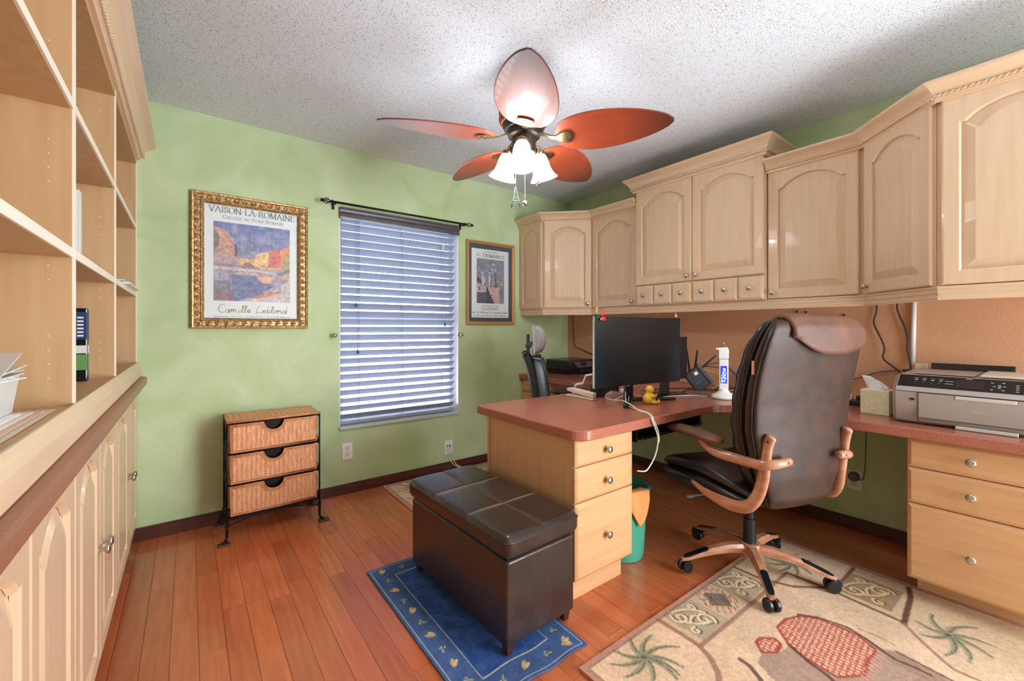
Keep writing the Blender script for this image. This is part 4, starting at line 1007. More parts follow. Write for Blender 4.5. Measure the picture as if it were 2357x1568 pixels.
for k in range(5):
    a = 2.8034 + k * 2 * PI / 5
    o = bpy.data.objects.new('blade', bmesh_); COL.objects.link(o); o.parent = fan; o.location = (0, 0, ZL(2.0815)); o.rotation_euler = (0, 0, a)
    q = bpy.data.objects.new('blade_iron', iron_me); COL.objects.link(q); q.parent = o
# light kit
prof_o = [(.0235, .0), (.030, -.006), (.037, -.022), (.041, -.045), (.044, -.070), (.050, -.092), (.060, -.110), (.069, -.122)]
prof_i = [(r - .003, z) for r, z in reversed(prof_o)]
for k, ca in enumerate((263, 34, 150)):
    a = math.radians(ca) - YAW; d = Vector((math.cos(a), math.sin(a), 0))
    neck = d * .088 + Vector((0, 0, ZL(2.035))); tl = math.radians(17)
    axis = (Vector((0, 0, -1)) * math.cos(tl) + d * math.sin(tl)).normalized()
    Rm = Vector((0, 0, -1)).rotation_difference(axis).to_matrix().to_4x4(); Mt = Matrix.Translation(neck) @ Rm
    arm = MB().tube(smooth_path([d * .045 + Vector((0, 0, ZL(2.062))), d * .075 + Vector((0, 0, ZL(2.068))), neck + axis * -.012]), .012, 10)
    arm.lathe([(.018, .018), (.030, .012), (.032, .002), (.029, -.004), (.026, -.010), (.022, -.011)], 20, Mt)
    ar = arm.build('lamp_arm', bronze, fan, 0.7)
    MB().lathe(prof_o + prof_i, 28, Mt, False).build('glass_shade', shade_m, ar, True)
    MB().ell((0, 0, 0), (.022, .022, .030), 14, 10, None).build('bulb', bulb_m, ar, True).location = neck + axis * .080
rv, fv = Vector((math.cos(YAW), -math.sin(YAW), 0)), Vector((math.sin(YAW), math.cos(YAW), 0))
def chain(lat, dep, z0, z1, r=.0016):
    c = rv * lat + fv * dep; mb = MB(); n = int((z0 - z1) / .006)
    mb.tube([c + Vector((0, 0, ZL(z0))), c + Vector((0, 0, ZL(z1)))], .0007, 5)
    for k in range(n): mb.ell(c + Vector((0, 0, ZL(z0 - (k + .5) * (z0 - z1) / n))), (r, r, r * 1.15), 6, 4)
    return mb.build('pull_chain', nickel, fan, True), c
pc, c = chain(.004, -.02, 2.02, 1.782); MB().ell(c + Vector((0, 0, ZL(1.772))), (.013, .013, .013)).build('chain_ball', nickel, pc, True)
pc, c = chain(.066, -.05, 2.06, 1.868); MB().ell(c + Vector((0, 0, ZL(1.858))), (.012, .012, .012)).build('chain_ball', nickel, pc, True)
pc, c = chain(-.040, .01, 1.93, 1.862, .001)
tw = MB(); zb = ZL(1.764)                                # little lattice tower charm
for sx in (-1, 1):
    for sy in (-1, 1):
        leg = [(.024, 0), (.015, .022), (.010, .040), (.006, .062), (.0025, .095)]
        tw.tube([c + rv * (sx * w) + fv * (sy * w) + Vector((0, 0, zb + h)) for w, h in leg], .0018, 6)
for w, h in ((.0155, .024), (.0105, .041)):
    q = [c + rv * (sx * w) + fv * (sy * w) + Vector((0, 0, zb + h)) for sx, sy in ((-1, -1), (1, -1), (1, 1), (-1, 1), (-1, -1))]; tw.tube(q, .0024, 6)
tw.tube([c + Vector((0, 0, zb + .093)), c + Vector((0, 0, zb + .104))], .0012, 6)
for sy in (-1, 1): tw.tube([c + rv * (.018 * math.cos(a)) + fv * (sy * .017) + Vector((0, 0, zb + .004 + .015 * math.sin(a))) for a in np.linspace(0, PI, 8)], .0013, 5)
tw.build('tower_charm', M('grey_pewter', S(84, 90, 86), 0.5, 0.3), pc, True)

# ------------------------------------------------------------------ wicker chest of drawers
t = thing('wicker_chest', 'three-drawer rattan chest on black iron legs below the gilt poster', 'drawers', (0.40, 2.93, 0), world=True)
lx0, lx1, ly0, ly1 = 0.168, 0.640, 2.795, 3.050
for x, sx in ((lx0, -1), (lx1, 1)):
    for y, sy in ((ly0, -1), (ly1, 1)):
        ox = .018 * sx; oy = .026 if sy < 0 else -.0; fy = y - .03 * (sy < 0)
        lg = MB().tube([(x, y, .66), (x, y, .075)], .0048, 10).tube(smooth_path([(x, y, .085), (x, y, .03), (x + ox * .4, y + (fy - y) * .3, .014), (x + ox, fy, .010)], 4), .0075, 10)
        lg.lathe([(.010, .0), (.011, .004), (.010, .008)], 12, Matrix.Translation((x, y, .085))).lathe([(.010, .0), (.011, .004), (.010, .008)], 12, Matrix.Translation((x, y, .10)))
        l = lg.build('leg', iron, t, True)
        MB().box((x + ox - .030, fy - .022, 0), (x + ox + .030, fy + .022, .009)).build('foot', footiron, l, bevel=.003)
fr = MB()
for z in (.645, .478, .308, .132):
    fr.tube([(lx0, ly0, z), (lx1, ly0, z)], .0055, 8).tube([(lx0, ly1, z), (lx1, ly1, z)], .0045, 8)
    for x in (lx0, lx1): fr.tube([(x, ly0, z), (x, ly1, z)], .0045, 8)
for x in (lx0, lx1):                                    # crossed side wires
    for z0, z1 in ((.132, .308), (.308, .478), (.478, .645)):
        fr.tube(smooth_path([(x, ly0, z0), (x, (ly0 + ly1) / 2 + .03, (z0 + z1) / 2), (x, ly0, z1)]), .0025, 6).tube(smooth_path([(x, ly1, z0), (x, (ly0 + ly1) / 2 - .03, (z0 + z1) / 2), (x, ly1, z1)]), .0025, 6)
fr.build('iron_frame', iron, t, True)
st_ = MB().tube([(lx0, ly0, .09), (lx1, ly1, .09)], .003, 8).tube([(lx1, ly0, .09), (lx0, ly1, .09)], .003, 8).build('cross_brace', iron, t, True)
MB().ell(((lx0 + lx1) / 2, (ly0 + ly1) / 2, .09), (.012, .012, .005)).build('brace_boss', footiron, st_, True)
def weave(name, P, w, h, parent, mask=None, sp=.023, rp_=.0056, amp=.0032):
    """woven panel: u across 0..w, v up 0..h, n outward; strands pass over and under the stakes"""
    nu, nv = int(w / .0046), int(h / .0028); mb = MB(); vs = []; keep = {}
    for j in range(nv + 1):
        for i in range(nu + 1):
            u, v = w * i / nu, h * j / nv; r = math.floor(v / rp_)
            n = amp * (1.5 * abs(math.sin(PI * u / sp)) ** .7 - .8) + amp * .55 * math.cos(PI * u / sp + (r % 2) * PI) * abs(math.sin(PI * v / rp_))
            vs.append(P(u, v, n + amp))
    fs = []
    for j in range(nv):
        for i in range(nu):
            u, v = w * (i + .5) / nu, h * (j + .5) / nv
            if mask and mask(u, v): continue
            k = j * (nu + 1) + i; fs.append((k, k + 1, k + nu + 2, k + nu + 1))
    mb.add(vs, fs)
    return mb.build(name, wicker, parent, True, fix=False)
wx0, wx1 = 0.184, 0.624
for z0, z1 in ((.142, .299), (.316, .469), (.487, .637)):
    w, h = wx1 - wx0, z1 - z0; cx, rr = w * .475, .052
    dr = MB().box((wx0 + .004, ly0 + .004, z0 + .004), (wx1 - .004, ly0 + .010, z1 - .056)).box((wx0 + .004, ly0 + .004, z0), (wx0 + .012, ly1 - .02, z1 - .012)).box((wx1 - .012, ly0 + .004, z0), (wx1 - .004, ly1 - .02, z1 - .012)).box((wx0 + .004, ly0 + .004, z0), (wx1 - .004, ly1 - .02, z0 + .005)).build('drawer', wicker_d, t)
    mk = lambda u, v, cx=cx, h=h, rr=rr: (u - cx) ** 2 + ((v - h) * 1.05) ** 2 < rr * rr
    weave('woven_front', lambda u, v, n, z0=z0: (wx0 + u, ly0 - .006 - n, z0 + v), w, h, dr, mk)
    bd = MB(); yy = ly0 - .011
    arcp = [(wx0 + cx + rr * math.cos(a), yy, z1 + rr * .96 * math.sin(a)) for a in np.linspace(PI, 2 * PI, 13)]
    for q in (0, .009):
        ring = [(wx0 + cx + (rr + q) * math.cos(a), yy, z1 - q + (rr) * .96 * math.sin(a)) for a in np.linspace(PI, 2 * PI, 13)]
        bd.tube([(wx0 + q, yy, z1 - q)] + ring + [(wx1 - q, yy, z1 - q), (wx1 - q, yy, z0 + q), (wx0 + q, yy, z0 + q), (wx0 + q, yy, z1 - q)], .0042, 7)
    bd.build('rattan_binding', wicker_d, dr, True)
    MB().box((wx0 + .013, ly0 + .02, z1 - rr - .004), (wx1 - .013, ly0 + .024, z1 + .004)).build('gap_shade_sheet', black_g, dr)  # black sheet standing in for the shade in the drawer gap
for x, sx in ((wx0 - .004, -1), (wx1 + .004, 1)): pass
tp = MB().box((lx0 + .004, ly0 - .002, .645), (lx1 - .004, ly1 - .002, .656)).build('top', wicker_d, t)
weave('woven_top', lambda u, v, n: (lx0 + .004 + u, ly0 - .004 + v, .655 + n), lx1 - lx0 - .008, ly1 - ly0 + .004, tp, None, .03, .0056, .002)
MB().tube([(lx0 + .002, ly0 - .006, .654), (lx1 - .002, ly0 - .006, .654), (lx1 - .002, ly1, .654), (lx0 + .002, ly1, .654), (lx0 + .002, ly0 - .006, .654)], .0065, 8).build('rattan_binding', wicker_d, tp, True)

# ------------------------------------------------------------------ ottoman
t = thing('storage_ottoman', 'dark brown leather storage ottoman with stitched lid beside the desk', 'ottoman', (1.042, 1.565, 0.0), math.radians(1.8))
hx, hy = .178, .375
MB().box((-hx + .006, -hy + .006, .05), (hx - .006, hy - .006, .355)).build('body', leather_otto, t, bevel=.012, seg=3)
MB().box((-hx + .02, -hy + .02, .355), (hx - .02, hy - .02, .368)).build('recess', black_p, t)
cells = MB(); nx_, ny_ = 2, 3
def pillow(u, v):
    a, b = abs(math.sin(PI * u * nx_)), abs(math.sin(PI * v * ny_)); return .006 * (a * b) ** .25
lidx, lidy = hx + .008, hy + .012
ng, mg = 36, 54
def lid(u, v):
    x, y = -lidx + 2 * lidx * u, -lidy + 2 * lidy * v
    rc = .028; dx, dy = abs(x) - lidx + rc, abs(y) - lidy + rc
    e = min(lidx - abs(x), lidy - abs(y)); rd_ = .016
    if dx > 0 and dy > 0:
        n_ = max(dx, dy) / math.hypot(dx, dy); x = math.copysign(lidx - rc + dx * n_, x); y = math.copysign(lidy - rc + dy * n_, y)
    drop = 0 if e > rd_ else rd_ - math.sqrt(max(0, rd_ ** 2 - (rd_ - e) ** 2))
    return (x, y, .440 - drop + pillow(u, v))
L = MB().grid(lid, ng, mg)
rim = [L.v[i] for i in range(ng + 1)] + [L.v[j * (ng + 1) + ng] for j in range(1, mg + 1)] + [L.v[mg * (ng + 1) + i] for i in range(ng - 1, -1, -1)] + [L.v[j * (ng + 1)] for j in range(mg - 1, 0, -1)]
L.loops([rim, [(x, y, .385) for x, y, z in rim], [(x * .97, y * .985, .370) for x, y, z in rim]], False, True)
ld = L.build('lid', leather_otto, t, 0.9)
sm = MB()
def seam(pts):
    for off in (-.004, .004):
        q = [(x + (off if abs(dx) < abs(dy) else 0), y + (0 if abs(dx) < abs(dy) else off), z) for (x, y, z) in pts for dx, dy in [(pts[-1][0] - pts[0][0], pts[-1][1] - pts[0][1])]]
        sm.tube(q, .0009, 4)
seam([(0, -lidy + .012 + (2 * lidy - .024) * k / 20, .4405 + .006 * (abs(math.sin(PI * 3 * k / 20)) * .03) ** .25) for k in range(21)])
for yy in (-lidy / 3, lidy / 3): seam([(-lidx + .012 + (2 * lidx - .024) * k / 16, yy, .4405 + .006 * (abs(math.sin(PI * 2 * k / 16)) * .03) ** .25) for k in range(17)])
sm.build('stitching', thread, ld)
MB().tube([(x * 1.003, y * 1.002, .424) for x, y, z in rim + rim[:1]], .0022, 6).build('piping', leather_otto, ld, True)
for sx in (-1, 1):
    for sy in (-1, 1): MB().lathe([(.016, .0095), (.022, .04), (.024, .05)], 4, Matrix.Translation((sx * (hx - .035), sy * (hy - .035), 0)) @ Matrix.Rotation(PI / 4, 4, 'Z')).build('foot', M('dark_red_foot', S(70, 28, 24), .4), t)

# ------------------------------------------------------------------ leather executive chair (local +Y is forward)
ch = thing('executive_chair', 'high-back brown leather office chair with wooden arms turned to the desk', 'office chair', (2.15, .94, .0), math.radians(72 - 90))
RZ = .012                                              # casters stand on the rug
def se(k, n, p): a = 2 * PI * k / n; c, s = math.cos(a), math.sin(a); return math.copysign(abs(c) ** (2 / p), c), math.copysign(abs(s) ** (2 / p), s)
Zs = [.415, .45, .55, .65, .75, .85, .95, 1.05, 1.12, 1.17, 1.195, 1.208]
HW = [.150, .178, .216, .250, .274, .280, .282, .280, .270, .254, .234, .20]
YFr = [-.13, -.105, -.090, -.088, -.092, -.104, -.126, -.158, -.188, -.222, -.246, -.268]
YRe = [-.25, -.275, -.285, -.285, -.285, -.292, -.308, -.330, -.346, -.352, -.345, -.318]
def interp(A, z): return float(np.interp(z, Zs, A))
def back_layer(f0, f1, ks, p, grow=1.0, bw=.03):
    loops = []
    for z in np.linspace(.415, 1.208, 64):
        hw, yf, yr = interp(HW, z) * grow, interp(YFr, z), interp(YRe, z)
        a, b = yf + (yr - yf) * f0, yf + (yr - yf) * f1; lp = []
        for k in range(ks):
            cx, cy = se(k, ks, p); x = hw * cx
            bow = bw * (x / max(hw, .01)) ** 2          # rear and front wrap forward at the sides
            lp.append((x, (a + b) / 2 + (a - b) / 2 * cy + bow, z))
        loops.append(lp)
    return MB().loops(loops)
back_layer(.82, 1.02, 40, 3.6, .985, .012).build('back_shell', leather, ch, True)
back_layer(.52, .90, 40, 2.8, .995, .004).build('back_band', leather, ch, True)
cush = back_layer(.04, .60, 40, 2.8, .965, .0)
for i, (x, y, z) in enumerate(cush.v):                  # soft horizontal creases
    cush.v[i] = (x * (1 + .004 * math.sin(z * 60)), y + .003 * math.sin(z * 60 + x * 4), z)
cush.build('back_cushion', leather_seat, ch, True)
for f, g, o_ in ((.56, .992, .002), (.86, .992, .008)):
    for sx in (-1, 1):
        MB().tube([(sx * interp(HW, z) * g, interp(YFr, z) + (interp(YRe, z) - interp(YFr, z)) * f + o_, z) for z in np.linspace(.46, 1.19, 24)], .0042, 6).build('piping', leather_seat, ch, True)
MB().box((-.2805, -.270, .985), (-.2765, -.258, 1.040)).build('maker_tag', M('pink_tag', S(206, 150, 132), .6), ch)
# suede head pillow folded over the top
def pil(u, v):
    x = -.175 + .440 * u; ax = min(abs(x) / .28, 1)
    low = 1.066 + (.045 if u > .5 else .07) * abs(2 * u - 1) ** 2.6 + .05 * max(0, .3 - u)
    top = 1.222 - .018 * ax ** 4
    path = [(-.226 - .0, 1.125), (-.240, 1.17), (-.268, 1.205), (-.300, top), (-.335, top - .008), (-.362, top - .045), (-.366, 1.14), (-.360, low)]
    T = v * (len(path) - 1); i = min(int(T), len(path) - 2); f = T - i
    y = path[i][0] * (1 - f) + path[i + 1][0] * f; z = path[i][1] * (1 - f) + path[i + 1][1] * f
    return (x * .99, y + .030 * ax ** 2 - .006 * math.sin(PI * u) ** .5, z + 0)
MB().grid(pil, 26, 28).build('head_pillow', suede, ch, True, solid=.016, fix=False)
# seat
def seat_layer(dz0, dz1, grow, mat, name):
    ysn = [-.20, -.16, -.08, .02, .12, .22, .29, .33, .352]; zt = [.475, .500, .530, .548, .552, .540, .516, .488, .455]; zb_ = [.41, .400, .392, .388, .384, .380, .384, .396, .42]; hw = [.215, .245, .258, .262, .264, .262, .255, .235, .19]
    loops = []
    for y in np.linspace(-.20, .352, 22):
        a, b, w = np.interp(y, ysn, zt), np.interp(y, ysn, zb_), np.interp(y, ysn, hw) * grow
        z0, z1 = b + (a - b) * dz0, b + (a - b) * dz1
        loops.append([(w * se(k, 36, 4.2)[0], y, (z0 + z1) / 2 + (z1 - z0) / 2 * se(k, 36, 3.6)[1] - .018 * (1 - (se(k, 36, 4.2)[0]) ** 2) * (dz1 > .9)) for k in range(36)])
    return MB().loops(loops).build(name, mat, ch, True)
seat_layer(0, .58, 1.0, leather_seat, 'seat_base'); seat_layer(.52, 1.0, .985, leather_seat, 'seat_cushion')
for sx in (-1, 1):
    X_ = sx * .226; XP = sx * .272
    loop = smooth_path([(sx * .268, .085, .440), (sx * .276, .0, .424), (sx * .274, -.09, .416), (sx * .264, -.165, .416), (sx * .250, -.215, .434), (sx * .238, -.246, .48), (X_ * 1.0, -.262, .55), (X_ * 1.0, -.272, .63), (X_ * 1.0, -.284, .70), (X_ * .98, -.298, .738)], 4)
    m = len(loop); rs = [.010 + .016 * min(1, k / (m * .25)) for k in range(m)]; rs = [r if k < m * .7 else .026 - .005 * (k - m * .7) / (m * .3) for k, r in enumerate(rs)]
    MB().tube(loop, rs, 14, up=(1, 0, 0), flat=.62).build('arm_upright', chairwood, ch, True)
    bar = smooth_path([(X_ * .62, -.312, .636), (X_ * .84, -.310, .632), (X_ * 1.02, -.288, .624), (X_ * 1.06, -.235, .616), (X_ * 1.08, -.15, .612), (XP * .99, -.06, .618), (XP, .0, .640), (XP, .03, .668)], 4)
    m = len(bar); ab = MB().tube(bar, [.016 + .006 * math.sin(PI * k / (m - 1)) for k in range(m)], 12).build('arm_bar', chairwood, ch, True)
    pad = []
    for y, w, h in ((-.098, .010, .006), (-.088, .026, .013), (-.05, .036, .020), (.03, .041, .024), (.11, .042, .024), (.18, .040, .021), (.222, .028, .014), (.236, .010, .006)):
        pad.append([(XP + w * math.cos(2 * PI * k / 20), y, .672 + h * math.sin(2 * PI * k / 20) + .006 * math.sin((y + .1) * 9)) for k in range(20)])
    MB().loops(pad).build('arm_pad', suede, ab, True)
    for q in ((X_ * .98, -.298, .720), (X_ * .66, -.326, .636)): MB().ell((q[0] + sx * .018, q[1], q[2]), (.004, .006, .006), 8, 6).build('bolt', darkbronze, ab, True)
MB().box((-.11, -.13, .375), (.11, .12, .400)).build('seat_plate', black_p, ch, bevel=.006)
MB().tube([(-.05, .03, .388), (-.30, .05, .384)], .005, 8).ell((-.31, .051, .384), (.022, .012, .008)).build('tilt_lever', grey_p, ch, True)
MB().lathe([(.020, .376), (.020, .26), (.027, .258), (.029, .12), (.030, .09)], 20).build('gas_column', black_p, ch, 0.6)
hub = MB().lathe([(.045, .145), (.048, .12), (.044, .075), (.02, .07)], 20).build('hub', chairwood, ch, 0.6)
cm = None
for k in range(5):
    a = math.radians(146 + 72 * k) - math.radians(72 - 90); d = Vector((math.cos(a), math.sin(a), 0)); s_ = Vector((-d.y, d.x, 0))
    lo = []
    for r, zc, w, h in ((.03, .118, .026, .022), (.10, .122, .024, .019), (.18, .112, .021, .016), (.25, .096, .019, .012), (.31, .078, .017, .009), (.335, .072, .012, .006)):
        lo.append([d * r + s_ * (w * sx) + Vector((0, 0, zc + h * sz)) for sx, sz in ((-1, -.8), (1, -.8), (1, .3), (.6, 1), (-.6, 1), (-1, .3))])
    lg = MB().loops(lo).build('leg', chairwood, hub, 0.5)
    lo = []
    for r, zc, w in ((.205, .124, .004), (.212, .122, .0150), (.26, .107, .0150), (.305, .093, .0140), (.322, .086, .010), (.326, .084, .003)): lo.append([d * r + s_ * (w * sx) + Vector((0, 0, zc - .006 + h)) for sx, h in ((-1, -.004), (1, -.004), (1, .0045), (-1, .0045))])
    g = MB().loops(lo).build('grip_plate', black_g, ch, bevel=.002)
    cs = MB(); c = d * .318; q = s_ * .35 + d * .94; q.normalize(); ax = Vector((-q.y, q.x, 0))
    Rx = Matrix.Translation(c + Vector((0, 0, RZ + .0275))) @ Vector((0, 0, 1)).rotation_difference(ax).to_matrix().to_4x4()
    for off in (-.0165, .0165): cs.lathe([(.010, off - .0095), (.024, off - .0095), (.0275, off - .005), (.0275, off + .005), (.024, off + .0095), (.010, off + .0095)], 22, Rx)
    cs.lathe([(.008, .064), (.008, .035)], 10, Matrix.Translation(c)).lathe([(.012, -.008), (.012, .008)], 10, Rx)
    hood = [c + Vector((0, 0, RZ + .0275)) + q * (.031 * math.cos(t_)) + Vector((0, 0, .031 * math.sin(t_))) for t_ in np.linspace(-.1, 2.6, 9)]
    cs.tube(hood, .010, 6, up=tuple(ax), flat=.4)
    cs.build('caster', black_p, ch, 0.6)

# ------------------------------------------------------------------ mesh task chair by the far desk (local +X is forward)
fc = thing('task_chair', 'black task chair with grey mesh headrest at the far desk', 'office chair', (2.205, 2.245, 0), math.radians(-38))
post = smooth_path([(-.06, 0, .44), (-.16, 0, .47), (-.205, 0, .56), (-.215, 0, .68), (-.235, 0, .80), (-.262, 0, .90), (-.290, 0, .965), (-.305, 0, .985)], 5)
m = len(post)
MB().tube(post, [.030 + .010 * math.sin(PI * k / m) for k in range(m)], 12, up=(0, 1, 0), flat=.75).ell((-.302, 0, .985), (.026, .036, .024)).build('back_post', postm, fc, True)
def bk(u, v):
    y = (u - .5) * .46; z = .50 + .46 * v; return (-.185 - .06 * v ** 1.5 + .10 * (2 * u - 1) ** 2 * .6, y * (1 - .25 * (2 * v - 1) ** 4), z)
b_ = MB().grid(bk, 14, 14)  .build('mesh_back', postm, fc, True, solid=.006, fix=False)
ring = [bk(0, v / 8) for v in range(9)] + [bk(u / 8, 1) for u in range(1, 9)] + [bk(1, 1 - v / 8) for v in range(1, 9)] + [bk(1 - u / 8, 0) for u in range(1, 9)]
MB().tube(ring, .012, 8).build('back_frame', postm, b_, True)
MB().box((-.292, -.018, .98), (-.268, .018, 1.13)).box((-.30, -.03, 1.03), (-.255, .03, 1.06)).tube([(-.28, 0, 1.05), (-.235, 0, 1.07)], .014, 8).build('headrest_bracket', postm, fc, bevel=.005)
hr = MB()
def hrf(u, v):
    a = -PI / 2 + PI * v; y = (u - .5) * .27; e = (1 - (2 * u - 1) ** 4) ** .5
    return (-.245 + .088 * math.cos(a) ** .8 * (0.55 + .45 * e) + .018 * (2 * u - 1) ** 2, y, 1.09 + .105 * math.sin(a) * (0.75 + .25 * e))
lo = [[hrf(u / 12, v / 14) for v in range(15)] + [(hrf(u / 12, v / 14)[0] * 0 - .250 + .018 * (2 * u / 12 - 1) ** 2, hrf(u / 12, 0)[1], hrf(u / 12, v / 14)[2]) for v in range(13, 0, -1)] for u in range(13)]
hr.loops(lo).build('headrest', mesh_m, fc, True)
MB().ell((.06, 0, .455), (.25, .24, .045), 28, 12, None, 3.0).build('seat', black_p, fc, True)
for sy in (-1, 1):
    MB().tube(smooth_path([(-.10, sy * .20, .43), (-.10, sy * .29, .50), (-.06, sy * .30, .60), (-.03, sy * .30, .655)]), .016, 8).ell((.0, sy * .30, .662), (.12, .04, .015)).build('armrest', postm, fc, True)
MB().lathe([(.022, .42), (.022, .22), (.03, .218), (.03, .09)], 16).build('gas_column', black_p, fc, 0.6)
hb = MB().lathe([(.045, .13), (.045, .08), (.02, .075)], 16).build('hub', black_p, fc, 0.6)
for k in range(5):
    a = .5 + 2 * PI * k / 5; d = Vector((math.cos(a), math.sin(a), 0))
    MB().tube([d * .03 + Vector((0, 0, .105)), d * .18 + Vector((0, 0, .10)), d * .29 + Vector((0, 0, .078))], [.024, .020, .013], 8).build('leg', black_p, hb, True)
    MB().lathe([(.008, -.02), (.024, -.02), (.027, -.012), (.027, .012), (.024, .02), (.008, .02)], 18, Matrix.Translation(d * .285 + Vector((0, 0, .0385))) @ Matrix.Rotation(a + .6, 4, 'Z') @ Matrix.Rotation(PI / 2, 4, 'X')).tube([d * .285 + Vector((0, 0, .075)), d * .285 + Vector((0, 0, .04))], .007, 8).build('caster', black_p, fc, 0.6)
# ------------------------------------------------------------------ things on the desk
DZ = 0.7505
# monitor
A = Vector((1.705, 1.522, 0)); B = Vector((2.372, 1.438, 0)); u = (B - A).normalized(); wd = (B - A).length
t = thing('monitor', 'large dark widescreen monitor standing on the peninsula', 'monitor', (2.04, 1.50, DZ), world=True)
F = frame_mat((A.x, A.y, 0.853), u, outward(u))
bx_ = lambda a, b, mb=None: (mb or MB()).obox(F, a, b)
hm = .380
bx_((0, 0, -.020), (wd, hm, 0)).build('bezel', black_p, t, bevel=.002)
bx_((.010, .016, -.001), (wd - .010, hm - .010, .0008)).build('screen', screen_m, t)
bx_((-.0015, -.001, -.016), (.0, hm + .001, -.003)).build('steel_edge', nickel, t)
bx_((.16, .07, -.050), (wd - .16, hm - .07, -.019)).build('rear_housing', black_p, t, bevel=.01)
c0 = A + u * (wd * .42); nrm = Vector(outward(u))
st = MB().box((-.028, -.012, .012), (.028, .012, .26)); Mx = Matrix.Translation((c0.x - nrm.x * .040, c0.y - nrm.y * .040, DZ)) @ Matrix.Rotation(math.atan2(u.y, u.x), 4, 'Z')
st.v = [tuple(Mx @ Vector(v)) for v in st.v]; st.build('neck', black_p, t, bevel=.004)
pc = c0 - nrm * .035
for tip in ((1.822, 1.415), (2.275, 1.415)):
    MB().tube([(pc.x, pc.y, DZ + .016), ((pc.x * .5 + tip[0] * .5), (pc.y * .5 + tip[1] * .5), DZ + .014), (tip[0], tip[1], DZ + .008)], [.022, .018, .014], 8, flat=.55).build('foot', black_p, t, 0.6)
for k, (px) in enumerate((.30, .36)): bx_((wd * px, -.004, -.012), (wd * px + .010, 0, -.002)).build('button', white_p, t)
# second screen just behind
MB().obox(F, (.44, .00, -.090), (wd + .145, .264, -.062)).obox(F, (.60, -.094, -.095), (.68, .02, -.085)).obox(F, (.50, -.1025, -.16), (.82, -.094, -.06)).build('monitor', black_p, bevel=.003, tag=('second black screen mostly hidden behind the large monitor', 'monitor'))
# flower pin and little ornaments clipped on top of the monitor
tp = F @ Vector((.018, hm, -.008))
t = thing('poppy_pin', 'red poppy pin with gold stem clipped on the monitor corner', 'pin', tp)
MB().box((-.010, -.012, -.012), (.010, .010, .012)).build('clip', M('dark_green_clip', S(22, 58, 48), .5), t, bevel=.002)
MB().tube([(-.004, 0, .010), (.002, 0, .040)], .0035, 8).ell((.004, 0, .045), (.009, .006, .006)).build('stem', gold2, t, True)
pe = MB()
for cz, cx, r in ((.016, .030, .017), (-.010, .034, .016)): pe.ell((cx, -.020, cz), (r, .005, r * .95), 16, 8)
pe = pe.build('petals', red_m, t, True); MB().ell((.030, -.027, .003), (.005, .004, .005)).build('centre', ink_k, pe, True)
MB().ell((.016, -.018, -.014), (.010, .005, .008)).build('leaf', M('tan_leaf', S(160, 120, 74), .6), t, True)
tp = F @ Vector((wd - .030, hm, -.008))
t = thing('tiny_ornament', 'tiny silver ornament perched on the right top of the monitor', 'ornament', tp)
MB().lathe([(.008, .0005), (.009, .008), (.006, .014), (.008, .019), (.003, .024)], 14).build('body', nickel, t, True)
MB().tube(spiral_pts if False else [(.006 * math.cos(a), 0, .029 + .007 * math.sin(a)) for a in np.linspace(0, 2 * PI, 13)], .0018, 6).build('ring', gold2, t, True)
# yellow doll
t = thing('toy_figure', 'yellow vinyl doll sitting on the desk under the monitor', 'toy', (2.030, 1.425, DZ), math.radians(-20), world=False); t.scale = (.87, .87, .87)
bd = MB(); R3 = lambda ax, an: Matrix.Rotation(an, 3, ax)
bd.ell((0, 0, .034), (.033, .031, .036), 20, 14).ell((.004, 0, .062), (.022, .022, .018), 16, 10).ell((.012, 0, .092), (.0275, .026, .0275), 20, 14)
for sy in (-1, 1):
    bd.tube([(.012, sy * .016, .018), (.035, sy * .020, .013), (.060, sy * .022, .011)], [.015, .012, .009], 10).ell((.064, sy * .022, .016), (.008, .010, .016), 10, 8)
    bd.tube([(.006, sy * .022, .060), (.026, sy * .026, .050), (.048, sy * .016, .054)], [.010, .0085, .006], 10).ell((.052, sy * .014, .057), (.007, .006, .009), 10, 8)
bd.build('body', yellow, t, True)
fcm = MB()
for sy in (-1, 1): fcm.ell((.0365, sy * .009, .097), (.002, .003, .004), 8, 6)
fcm.tube([(.0385, -.006, .086), (.0395, 0, .084), (.0385, .006, .086)], .001, 5).build('face', brown_c, t, True)
# stapler
t = thing('stapler', 'cream office stapler at the left of the monitor', 'stapler', (1.893, 1.805, DZ), math.atan2(1.688 - 1.922, 1.886 - 1.898))
MB().box((-.118, -.018, .0), (.118, .018, .008)).build('base', cream_p, t, bevel=.003)
MB().box((-.075, -.012, .008), (.118, .012, .016)).build('anvil', nickel, t, bevel=.001)
s_ = MB().prism([(-.100, -.016, .030), (.118, -.016, .012), (.118, -.016, .042), (-.06, -.016, .054), (-.095, -.016, .052), (-.112, -.016, .044)], (0, .032, 0)).build('head', cream_p, t, bevel=.004)
# white bracket and black box behind it
t = thing('tablet_stand', 'white angular plastic stand behind the stapler', 'stand', (2.02, 1.93, DZ), math.radians(-62))
MB().prism([(-.05, -.02, 0), (.05, -.02, 0), (.05, -.02, .006), (-.044, -.02, .006), (-.02, -.02, .052), (.025, -.02, .062), (.045, -.02, .112), (.085, -.02, .122), (.085, -.02, .132), (.038, -.02, .122), (.018, -.02, .072), (-.028, -.02, .062)], (0, .04, 0)).build('bracket', white_p, t, bevel=.002)
MB().box((1.972, 1.735, DZ), (2.17, 1.80, DZ + .075)).build('external_drive', black_p, bevel=.004, tag=('black box lying on the desk behind the monitor foot', 'computer drive'))
